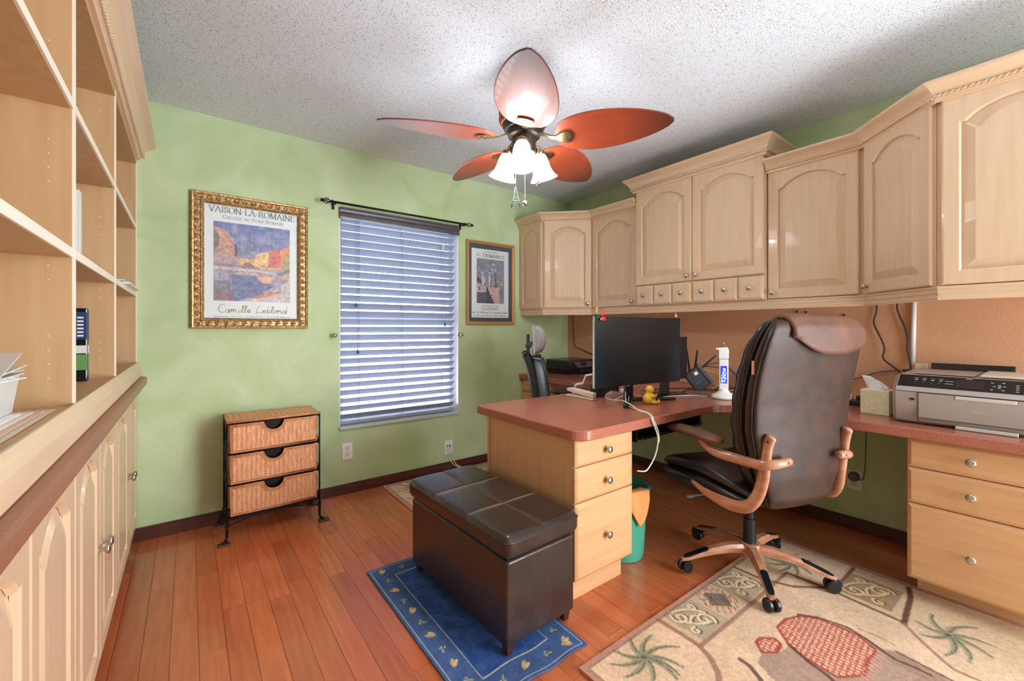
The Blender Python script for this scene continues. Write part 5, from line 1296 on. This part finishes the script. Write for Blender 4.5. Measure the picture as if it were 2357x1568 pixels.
# adapters and clutter under the monitor
MB().ell((0, 0, .014), (.036, .026, .014), 18, 8, None, 3).build('power_adapter', white_p, None, True, tag=('white rounded adapter lying under the monitor', 'adapter')).location = (2.175, 1.695, DZ)
MB().box((2.26, 1.53, DZ), (2.40, 1.60, DZ + .022)).build('power_brick', black_p, bevel=.004, tag=('black power brick behind the yellow doll', 'adapter'))
MB().box((2.10, 1.645, DZ), (2.16, 1.675, DZ + .05)).build('card_reader', white_p, bevel=.004, tag=('small white block standing behind the monitor foot', 'adapter'))
MB().prism([(1.985, 1.65, DZ), (2.075, 1.62, DZ), (2.085, 1.63, DZ + .034), (2.03, 1.66, DZ + .042), (1.99, 1.665, DZ + .026)], (0, .03, 0)).build('crumpled_pouch', M('mauve_pouch', S(150, 118, 112), .5), tag=('crumpled mauve pouch under the monitor', 'pouch'))
# cables on the desk
z_ = DZ + .003
cable('white_cable', [(2.114, 1.86, .80), (2.04, 1.74, .758), (1.975, 1.66, z_), (1.979, 1.599, z_), (1.899, 1.499, z_ + .02), (1.84, 1.400, z_ + .02), (1.825, 1.340, z_), (1.794, 1.265, z_), (1.735, 1.200, z_), (1.722, 1.186, .742), (1.757, 1.182, .671), (1.761, 1.182, .63), (1.737, 1.182, .572), (1.693, 1.182, .53), (1.66, 1.182, .518), (1.64, 1.21, .516)], .0032, white_c, 'thick white cable running over the desk edge and looping down')
t = cable('usb_cable', [(2.05, 1.56, .80), (1.93, 1.48, .775), (1.852, 1.41, z_ + .004), (1.837, 1.340, z_), (1.806, 1.265, z_), (1.745, 1.200, z_), (1.732, 1.186, .742), (1.759, 1.180, .690), (1.768, 1.180, .650), (1.766, 1.180, .632)], .0024, white_c, 'white usb cable hanging from the desk edge with a loose plug')
cable('white_cable', [(1.86, 1.44, z_ + .002), (1.93, 1.50, .80), (2.03, 1.57, .83), (2.16, 1.63, .835), (2.26, 1.66, .83), (2.24, 1.63, .82), (2.13, 1.60, .815), (2.02, 1.55, .79)], .003, white_c, 'white cable arched in a loop under the monitor')
cable('white_cable', [(1.979, 1.610, z_ + .004), (2.10, 1.60, .775), (2.22, 1.515, z_), (2.373, 1.495, z_), (2.50, 1.43, z_), (2.52, 1.35, z_)], .003, white_c, 'white lamp cable lying across the desk to the lamp')
cable('black_cable', [(2.42, 1.75, z_), (2.60, 1.72, z_), (2.72, 1.66, z_), (2.80, 1.60, z_)], .0028, black_c, 'black cable behind the yellow doll running to the router')
cable('black_cable', [(2.40, 1.565, z_ + .003), (2.47, 1.57, z_), (2.55, 1.54, z_), (2.66, 1.57, z_), (2.74, 1.55, z_)], .0026, black_c, 'thin black cable from the power brick to the router')
# router
t = thing('router', 'black wireless router propped up with three antennas', 'router', (2.80, 1.52, DZ), math.radians(-37 - 8))
Rr = Matrix.Translation((0, 0, .012)) @ Matrix.Rotation(math.radians(-38), 4, 'Y')
MB().obox(Rr, (-.055, -.018, -.0), (.055, .018, .150)).build('case', black_p, t, bevel=.004)
MB().obox(Rr, (.050, -.030, .002), (.074, .02, .150)).build('grille_frame', grey_p, t, bevel=.002)
gr = MB()
for k in range(14): gr.obox(Rr, (.052, -.0312, .010 + k * .0098), (.072, -.030, .0145 + k * .0098))
gr.build('grille_slots', black_p, t)
MB().obox(Rr, (.005, -.019, .105), (.030, -.0182, .128)).build('sticker', white_p, t); MB().obox(Rr, (-.03, -.0188, .055), (.005, -.0182, .060)).build('maker_mark', grey_p, t)
for (bx0, tipx, tz) in ((-.095, -.115, .285), (-.06, -.045, .270), (-.02, .075, .235)):
    a0 = Vector((bx0, .0, .128 + (bx0 + .095) * .25)); a1 = Vector((tipx, .0, tz)); MB().tube([a0, a0 * .5 + a1 * .5, a1], [.013, .011, .0075], 8, flat=.6).build('antenna', black_p, t, 0.6)
MB().tube([(-.03, .0, .004), (.10, .0, .004)], .006, 6).obox(Matrix(), (-.05, -.05, 0), (.06, .05, .006)).build('stand', black_p, t)
# desk lamp with clock display
t = thing('desk_lamp', 'white folded desk lamp with a blue clock display', 'lamp', (2.555, 1.265, DZ), math.radians(-37.2 - 26))
MB().lathe([(.060, 0), (.066, .004), (.068, .014), (.060, .024), (.040, .034), (.028, .046), (.024, .060)], 32).build('base', white_p, t, 0.9)
MB().box((-.0255, -.013, .045), (.0255, .013, .235)).build('column', white_p, t, bevel=.006, seg=3)
MB().prism([(-.0265, -.012, .237), (.0265, -.012, .237), (.028, -.012, .29), (.020, -.012, .308), (-.042, -.012, .302), (-.046, -.012, .296), (-.0265, -.012, .288)], (0, .024, 0)).build('folded_head', white_p, t, bevel=.003)
d_ = MB().box((-.0175, -.0142, .092), (.0175, -.0132, .196)).build('display', lcd_m, t)
dg = MB()
SEG = {'0': 'abcdef', '1': 'bc', '2': 'abged', '6': 'afgedc', '4': 'fgbc', '5': 'afgcd', '8': 'abcdefg', '3': 'abgcd'}
def digit(c, x, z, w, h, th=.0016):
    S7 = {'a': (0, h, w, h), 'g': (0, h / 2, w, h / 2), 'd': (0, 0, w, 0), 'f': (0, h / 2, 0, h), 'e': (0, 0, 0, h / 2), 'b': (w, h / 2, w, h), 'c': (w, 0, w, h / 2)}
    for k in SEG[c]:
        a, b, c2, d2 = S7[k]; dg.box((x + min(a, c2) - th / 2, -.0148, z + min(b, d2) - th / 2), (x + max(a, c2) + th / 2, -.0141, z + max(b, d2) + th / 2))
for c, x, z, w, h in (('1', -.006, .170, .004, .010), ('8', .002, .170, .006, .010), ('1', -.010, .143, .005, .019), ('0', .000, .143, .010, .019), ('2', -.012, .118, .009, .019), ('6', .002, .118, .009, .019), ('2', -.012, .098, .006, .012), ('4', .000, .098, .006, .012)): digit(c, x, z, w, h)
dg.build('clock_digits', digit_m, d_)
MB().tube([(.004, 0, .308), (.002, 0, .325), (.006, 0, .335)], .0025, 6).ell((-.002, 0, .330), (.007, .004, .005), 8, 6).build('green_tassel', M('pale_green_ornament', S(150, 170, 120), .6), t, True)
# blue and yellow cables behind the lamp
cable('network_cable', [(2.80, 1.56, .90), (2.88, 1.54, .905), (2.99, 1.462, .886), (3.0, 1.408, .854), (3.03, 1.336, .808), (3.04, 1.20, .80), (3.045, .95, .81), (3.05, .80, .86), (3.06, .658, .924), (3.055, .56, .945)], .003, blue_c, 'blue network cable running along the cork board')
cable('network_cable', [(2.78, 1.55, .885), (2.86, 1.50, .875), (2.93, 1.46, .83), (2.92, 1.47, .79), (2.84, 1.50, z_), (2.78, 1.50, z_)], .003, yel_c, 'yellow network cable coiled between router and lamp')
cable('black_cable', [(2.80, 1.55, .90), (2.92, 1.50, .93), (2.99, 1.45, .90), (3.02, 1.40, .83), (2.98, 1.40, z_ + .01), (2.88, 1.42, z_)], .0028, brown_c, 'dark cable looping behind the white lamp')
t = thing('wall_charger', 'ivory plug and adapter on the desk behind the lamp', 'adapter', (3.02, 1.345, DZ))
MB().box((-.022, -.022, 0), (.022, .022, .05)).build('adapter', ivory_p, t, bevel=.003); MB().box((-.008, -.025, .06), (.036, .012, .115)).box((.02, -.015, .045), (.05, .01, .07)).build('plug', ivory_p, t, bevel=.003)
for k in range(4): cable('power_cable', [(2.70, 1.36 - k * .012, z_), (2.84, 1.31 + k * .012, z_ + .004 * k), (2.97, 1.27 - k * .01, z_ + .004), (3.03, 1.10 - k * .03, z_), (3.0, .95 - .02 * k, z_)], .0026, (white_c, brown_c, black_c, ivory_p)[k], ('white', 'brown', 'black', 'ivory')[k] + ' power cable in the tangle behind the leather chair', 'tangled power cables')
t = thing('power_strip', 'black cable plugs half hidden beside the tissue box', 'power strip', (2.90, .70, DZ))
MB().box((-.03, -.07, 0), (.03, .07, .03)).build('strip', black_p, t, bevel=.004)
for k in range(3): MB().box((-.02, -.06 + k * .045, .03), (.02, -.035 + k * .045, .055)).build('plug', (white_p, black_p, white_p)[k], t, bevel=.003)
# tissue box
t = thing('tissue_box', 'yellow patterned tissue box with a white tissue sticking out', 'tissue box', (2.725, .585, DZ))
MB().box((-.060, -.055, 0), (.060, .055, .118)).build('carton', tbox_m, t, bevel=.002)
MB().ell((0, 0, .118), (.035, .022, .001), 16, 4).build('opening', paper, t)
def tis(u, v):
    a = (u - .5) * 2; return (-.012 * v + .010 * math.sin(a * 3 + v * 2) * v, a * .034 * (1 + .25 * v) + .016 * v, .112 + v * (.052 + .022 * a + .010 * math.sin(a * 2.4 + 1)))
MB().grid(tis, 20, 12).build('tissue', tissue_m, t, True, solid=.0015, fix=False)
MB().grid(lambda u, v: (-.006 - tis(u, v)[0] * .8 + .022 * v * math.sin(u * 4), tis(1 - u, v)[1] * -.8 + .006, .112 + (tis(u, v)[2] - .112) * .72), 20, 12).build('tissue_fold', tissue_m, t, True, solid=.0015, fix=False)
# silver all-in-one printer
t = thing('printer', 'silver all-in-one printer with black control panel on the right desk', 'printer', (2.76, .26, DZ), world=True)
py0, py1 = 0.020, 0.500
prf = [(2.565, .753), (2.548, .764), (2.538, .80), (2.535, .84), (2.535, .895), (2.545, .912), (2.610, .962), (2.95, .966), (2.95, .753)]
cutb = MB().loops([[(x, y, z) for x, z in [(2.60, .753), (2.585, .764), (2.575, .80), (2.572, .84), (2.572, .893), (2.58, .908), (2.625, .948), (2.94, .952), (2.94, .753)]] if e else [(x, y, z) for x, z in prf] for y, e in ((py1, 1), (py1 - .018, 0), (py0 + .018, 0), (py0, 1))])
cutb.build('shell', silver_p, t, 0.5)
MB().box((2.5335, py0 + .004, .8925), (2.5365, py1 - .02, .8940)).build('panel_seam', black_p, t)
sl = Vector((2.610 - 2.545, 0, .962 - .912)).normalized(); nn = Vector((-sl.z, 0, sl.x)); pl = (Vector((2.610, 0, .962)) - Vector((2.545, 0, .912))).length
Fp = Matrix(((0, sl.x, nn.x, 2.545), (-1, 0, 0, py1 - .022), (0, sl.z, nn.z, .912), (0, 0, 0, 1)))
pan = MB().obox(Fp, (0, .003, -.002), (py1 - py0 - .044, pl - .004, .0022)).build('control_panel', black_g, t)
MB().obox(Fp, (.180, .012, .002), (.262, pl - .020, .0032)).build('display', screen_m, pan)
bt = MB()
for k in range(4): bt.obox(Fp, (.052 + k * .026, .046, .0022), (.062 + k * .026, .050, .0028)).obox(Fp, (.050 + k * .026, .058, .0022), (.064 + k * .026, .0595, .0028)).obox(Fp, (.052 + k * .026, .030, .0022), (.055 + k * .026, .0315, .0028))
for k in range(2): bt.obox(Fp, (.148, .048 - k * .016, .0022), (.172, .050 - k * .016, .0028))
bt.obox(Fp, (.208, .069, .0022), (.226, .072, .0028))
for k in range(4):
    for j in range(3): bt.obox(Fp, (.345 + j * .022, .014 + k * .012, .0022), (.353 + j * .022, .017 + k * .012, .0028))
for x, y in ((.284, .036), (.298, .044), (.298, .036), (.298, .028), (.311, .038), (.278, .056), (.308, .058), (.278, .016), (.308, .016)): bt.obox(Fp, (x, y, .0022), (x + .008, y + .003, .0028))
for k in range(3): bt.obox(Fp, (.412, .022 + k * .018, .0022), (.432, .0245 + k * .018, .0028))
bt.build('panel_markings', M('panel_print', S(190, 196, 200), .5), pan)
Fx = frame_mat((2.5338, py1, .753), (0, -1, 0), (-1, 0, 0))
tr = MB().obox(Fx, (.092, .030, -.004), (.466, .138, .0012)).build('output_door', silver_p, t, bevel=.002)
sm_ = MB()
for q in (((.091, .010, -.002), (.0925, .139, .0016)), ((.092, .1375, -.002), (.467, .139, .0016)), ((.466, .030, -.002), (.4675, .139, .0016)), ((.092, .029, -.002), (.467, .0302, .0016))): sm_.obox(Fx, *q)
sm_.build('door_seam', black_p, tr)
MB().obox(Fx, (.205, .122, .000), (.370, .136, .0035)).build('handle', silver_l, tr, bevel=.002)
MB().obox(Fx, (.205, -.001, -.012), (.375, .012, .004)).build('paper_tray_lip', silver_l, t, bevel=.002)
MB().obox(Fx, (.066, .102, .0), (.080, .112, .002)).build('card_slot', black_p, t)
text_mesh('Canon', .0165, frame_mat((2.5322, .500 - .282, .825), (0, -1, 0), (-1, 0, 0)), 'maker_lettering', M('silver_lettering', S(214, 210, 206), .3, .5), t, width=.056)
MB().box((2.64, .25, .9655), (2.93, .44, .9690)).build('scanner_lid', silver_p, t, bevel=.002)
MB().prism([(2.63, .235, .9655), (2.93, .235, .9655), (2.93, .06, .9655), (2.63, .06, .9655)], (0, 0, .010)).build('feeder_cover', silver_l, t, bevel=.005)
tl_ = Matrix.Translation((2.965, 0, .90)) @ Matrix.Rotation(math.radians(14), 4, 'Y')
MB().obox(tl_, (-.004, .155, -.145), (.004, .432, .100)).build('paper_support', black_p, t, bevel=.004)
# plug and adapter behind it
t = thing('plug_adapter', 'ivory plug adapter with black cord behind the silver printer', 'adapter', (3.03, .475, .752))
MB().box((-.018, -.022, 0), (.018, .022, .235)).build('adapter', ivory_p, t, bevel=.003); MB().tube([(0, .022, .19), (0, .06, .192), (0, .075, .196)], [.014, .010, .004], 8).build('black_plug', black_p, t, True)
# white pole and cords on the cork board
MB().tube([(3.068, .515, .98), (3.068, .508, 1.343)], .0105, 14).build('cable_conduit', white_p, None, True, tag=('white tube running up the cork board beside the printer', 'tube'))
cable('cabinet_cord', [(3.068, .665, 1.34), (3.068, .664, 1.27), (3.066, .675, 1.20), (3.06, .645, 1.12), (3.06, .628, 1.06), (3.06, .634, 1.005), (3.05, .59, .962), (3.02, .555, .935)], .0042, brown_c, 'dark kinked cord left of the white tube hanging down the cork board', 'cords under the wall cabinets')
cable('cabinet_cord', [(3.068, .574, 1.34), (3.066, .575, 1.27), (3.062, .545, 1.18), (3.062, .533, 1.12), (3.062, .534, 1.06), (3.062, .523, .99), (3.05, .520, .94)], .0042, brown_c, 'dark cord close beside the white tube on the cork board', 'cords under the wall cabinets')
cable('cabinet_cord', [(3.072, 3.03, 1.33), (3.072, 3.03, 1.15), (3.072, 3.02, 1.05), (3.072, 3.0, .99), (3.070, 2.85, .945), (3.066, 2.68, .90), (3.05, 2.55, .86)], .0042, brown_c, 'thin dark cord in the far corner above the black printer', 'cords under the wall cabinets')
for k, (y, z) in enumerate(((1.058, 1.276), (1.008, 1.272), (.983, 1.236), (.845, 1.236), (.815, 1.248))):
    MB().lathe([(.002, 0), (.006, .002), (.0065, .006), (.003, .009)], 10, Matrix.Translation((XR - .008, y, z)) @ Matrix.Rotation(-PI / 2, 4, 'Y')).build('push_pin', white_p if k == 2 else black_p, None, True,
        tag=(('leftmost black push pin in the cork board above the leather chair', 'black push pin next to the leftmost one above the leather chair', 'white push pin on the cork board above the leather chair', 'lower right black push pin above the leather headrest', 'rightmost black push pin above the leather headrest')[k], 'push pin', 'push pins on the cork board'))
# black printer on the far desk
t = thing('printer', 'black inkjet printer on the far corner desk', 'printer', (2.890, 2.905, DZ), math.radians(3))
w2, d2 = .178, .150
def prn(s, z): return [(x * s, y * s, z) for x, y in ((-w2, -d2), (-w2 + .02, -d2 - .015), (w2 - .02, -d2 - .015), (w2, -d2), (w2, d2 - .02), (w2 - .02, d2), (-w2 + .02, d2), (-w2, d2 - .02))]
MB().loops([prn(.90, 0), prn(.95, .02), prn(1.0, .05), prn(1.0, .095), prn(.99, .108)]).build('body', black_g, t, bevel=.004)
MB().loops([prn(.985, .1085), prn(.985, .122), prn(.96, .130)]).build('lid', M('dark_brown_lid', S(58, 44, 40), .3), t, bevel=.003)
MB().prism([(-w2 + .055, -d2 - .016, .112), (w2 - .01, -d2 - .016, .112), (w2 - .01, -d2 - .03, .062), (-w2 + .10, -d2 - .03, .062)], (0, .02, 0)).build('control_panel', M('charcoal_panel', S(84, 84, 88), .4), t, bevel=.002)
MB().box((-.03, -d2 - .0285, .078), (.04, -d2 - .020, .106)).build('display', screen_m, t)
MB().box((-w2 + .13, -d2 - .028, .012), (w2 - .03, -d2 - .008, .048)).build('paper_tray', black_p, t, bevel=.003)
# ------------------------------------------------------------------ sockets
def outlet(loc, rotz, lb, faces=True):
    t = thing('wall_outlet', lb, 'outlet', loc, rotz, 'wall sockets')
    MB().box((-.036, -.006, -.058), (.036, -.0003, .058)).build('plate', white_p, t, bevel=.0025)
    if faces:
        for z in (.021, -.021):
            f = MB().box((-.015, -.0075, z - .014), (.015, -.0055, z + .014)).build('socket', ivory_p, t, bevel=.003)
            h = MB().box((-.0075, -.0080, z - .002), (-.0055, -.0074, z + .007)).box((.0055, -.0080, z - .002), (.0075, -.0074, z + .006)).lathe([(.0022, 0), (.0022, .0006)], 8, Matrix.Translation((0, -.0074, z - .008)) @ Matrix.Rotation(PI / 2, 4, 'X'))
            h.build('slots', black_p, f)
        MB().lathe([(.003, 0), (.0025, .001)], 10, Matrix.Translation((0, -.006, 0)) @ Matrix.Rotation(PI / 2, 4, 'X')).build('screw', nickel, t)
    return t
outlet((.8965, YB, .300), 0, 'white double socket on the green wall right of the rattan chest')
t = outlet((1.7065, YB, .192), 0, 'white cable plate low on the green wall behind the ottoman', False)
for x in (-.012, .010): MB().lathe([(.006, 0), (.005, .010), (.003, .011)], 10, Matrix.Translation((x, -.006, .012)) @ Matrix.Rotation(PI / 2, 4, 'X')).build('jack', black_p, t, True)
cable('wall_cable', [(1.694, 3.096, .204), (1.700, 3.085, .150), (1.712, 3.085, .09), (1.745, 3.08, .045), (1.80, 3.07, .018), (1.88, 3.05, .0145)], .003, white_c, 'cream cable leaving the left jack of the wall plate', 'cables from the wall plate')
cable('wall_cable', [(1.717, 3.096, .204), (1.722, 3.083, .150), (1.735, 3.08, .09), (1.765, 3.072, .045), (1.82, 3.055, .018), (1.89, 3.03, .0145)], .003, white_c, 'cream cable leaving the right jack of the wall plate', 'cables from the wall plate')
t = outlet((XR, .768, .290), -PI / 2, 'ivory double socket under the desk behind the leather chair')
MB().lathe([(.026, 0), (.026, .022), (.020, .027)], 20, Matrix.Translation((.002, -.008, .022)) @ Matrix.Rotation(PI / 2, 4, 'X')).build('round_plug', grey_p, t, 0.6)
cable('cord', [(.0, -.034, .02), (.033, -.02, .01), (.046, -.008, .04), (.052, -.006, .16), (.056, -.006, .41)], .0025, grey_p, '', parent=t)
# ------------------------------------------------------------------ waste bin with orange cloth
t = thing('waste_bin', 'teal plastic waste bin tucked behind the desk pedestal', 'bin', (1.800, 1.425, 0))
MB().lathe([(.100, .0), (.108, .004), (.112, .02), (.130, .345), (.138, .350), (.138, .358), (.129, .360), (.126, .345), (.107, .02), (.098, .010)], 36).build('bucket', teal, t, 0.7)
MB().lathe([(.123, .30), (.134, .362), (.142, .366), (.1445, .358), (.1415, .315)], 36, cap=False).build('bin_liner', M('clear_teal_liner', S(70, 140, 140), .25), t, True)
def clo(u, v):
    a = -2.35 + u * .95; r = .140 + .012 * math.sin(v * 3) + .006 * math.sin(u * 9)
    if v < .2: r = .100 + .05 * v / .2; z = .368 - .0 * v
    else: z = .370 - (v - .2) * (.06 + .17 * (1 - abs(u - .62) / .62))
    return (r * math.cos(a), r * math.sin(a), z)
o = MB().grid(clo, 16, 16).build('cleaning_cloth', orange, None, True, solid=.003, fix=False, tag=('orange cloth hanging over the rim of the teal bin', 'cloth'))
o.location = (1.800 + o.location.x, 1.425 + o.location.y, o.location.z)

# ------------------------------------------------------------------ things in the bookcase
sz = .981
t = thing('storage_box', 'clear plastic box stuffed with papers on the lowest bookcase shelf', 'box', (-.385, 1.20, sz + .0145))
bxm = MB().loops([[(x * s, y * s, z) for x, y in ((-.10, -.15), (.10, -.15), (.10, .15), (-.10, .15))] for s, z in ((.92, 0), (1.0, .075), (1.05, .077), (1.05, .080), (.98, .080), (.90, .004))])
bxm.build('tub', plastic_box, t)
for k in range(5):
    a = -.25 + .11 * k; Rm = Matrix.Translation((.005 * k, .01 * (k - 2), .070 + .006 * k)) @ Matrix.Rotation(a * .6, 4, 'Z') @ Matrix.Rotation(.12 * math.sin(k * 2), 4, 'X')
    MB().obox(Rm, (-.09, -.16, 0), (.09, .165 + .01 * k, .002)).build('paper_sheet', (paper, ivory_p, paper, cream_p, paper)[k], t)
MB().obox(Matrix.Translation((.07, .08, .03)) @ Matrix.Rotation(.7, 4, 'X'), (-.02, -.06, 0), (-.018, .07, .075)).build('envelope', paper, t)
for k in range(4):
    MB().box((-.50 + .012 * k, .97, sz + .0035 * k), (-.245 - .010 * k, 1.42 - .035 * k, sz + .0035 * k + .0028)).build('folder', (cream_p, M('pink_folder', S(226, 190, 172), .6), ivory_p, white_p)[k], bevel=.0005,
        tag=(('tan', 'pinkish', 'ivory', 'white topmost')[k] + ' folder in the flat pile under the plastic box', 'folder', 'pile of folders in the bookcase'))
t = thing('book', 'black boxed book standing in the middle bookcase bay', 'book', (-.320, 2.165, sz))
MB().box((-.085, -.017, 0), (.030, .017, .262)).build('cover', black_g, t, bevel=.004)
lab = [(-.0172, .150, .248, M('navy_print', S(40, 60, 110), .4)), (-.0172, .100, .128, M('white_print', S(224, 220, 222), .4)), (-.0172, .040, .096, M('green_print', S(104, 150, 84), .4))]
for y, z0, z1, m in lab: MB().box((-.012, -.0175, z0), (.0285, -.0165, z1)).box((.0295, -.0125, z0), (.0305, .0125, z1)).build('spine_print', m, t)
MB().box((-.030, -.0176, .100), (-.013, -.0166, .128)).build('red_print', M('coral_print', S(226, 96, 84), .4), t)
for k in range(6): MB().box((.004, -.0178, .160 + k * .013), (.020, -.0172, .166 + k * .013)).build('spine_lettering', white_p, t)
t = thing('binder', 'white ring binder standing on the middle bookcase shelf', 'binder', (-.348, 2.110, 1.3675))
MB().box((-.16, -.022, 0), (.045, -.0195, .285)).box((-.16, .0195, 0), (.045, .022, .285)).box((.0425, -.022, 0), (.046, .022, .285)).build('cover', white_p, t, bevel=.001); MB().box((-.15, -.018, .004), (.035, .018, .275)).build('pages', paper, t)
for k, (c, lb) in enumerate(((paper, 'white magazine at the bottom of the small pile near the green wall'), (blue_p, 'blue-green magazine in the small pile near the green wall'), (white_p, 'white booklet on top of the small pile near the green wall'))):
    MB().box((-.45, 2.52 + .03 * k, 1.3675 + .0085 * k), (-.205 - .012 * k, 2.98 - .02 * k, 1.3675 + .0085 * k + .008)).build('magazine', c, bevel=.002, tag=(lb, 'magazine', 'magazines in the far bookcase bay'))
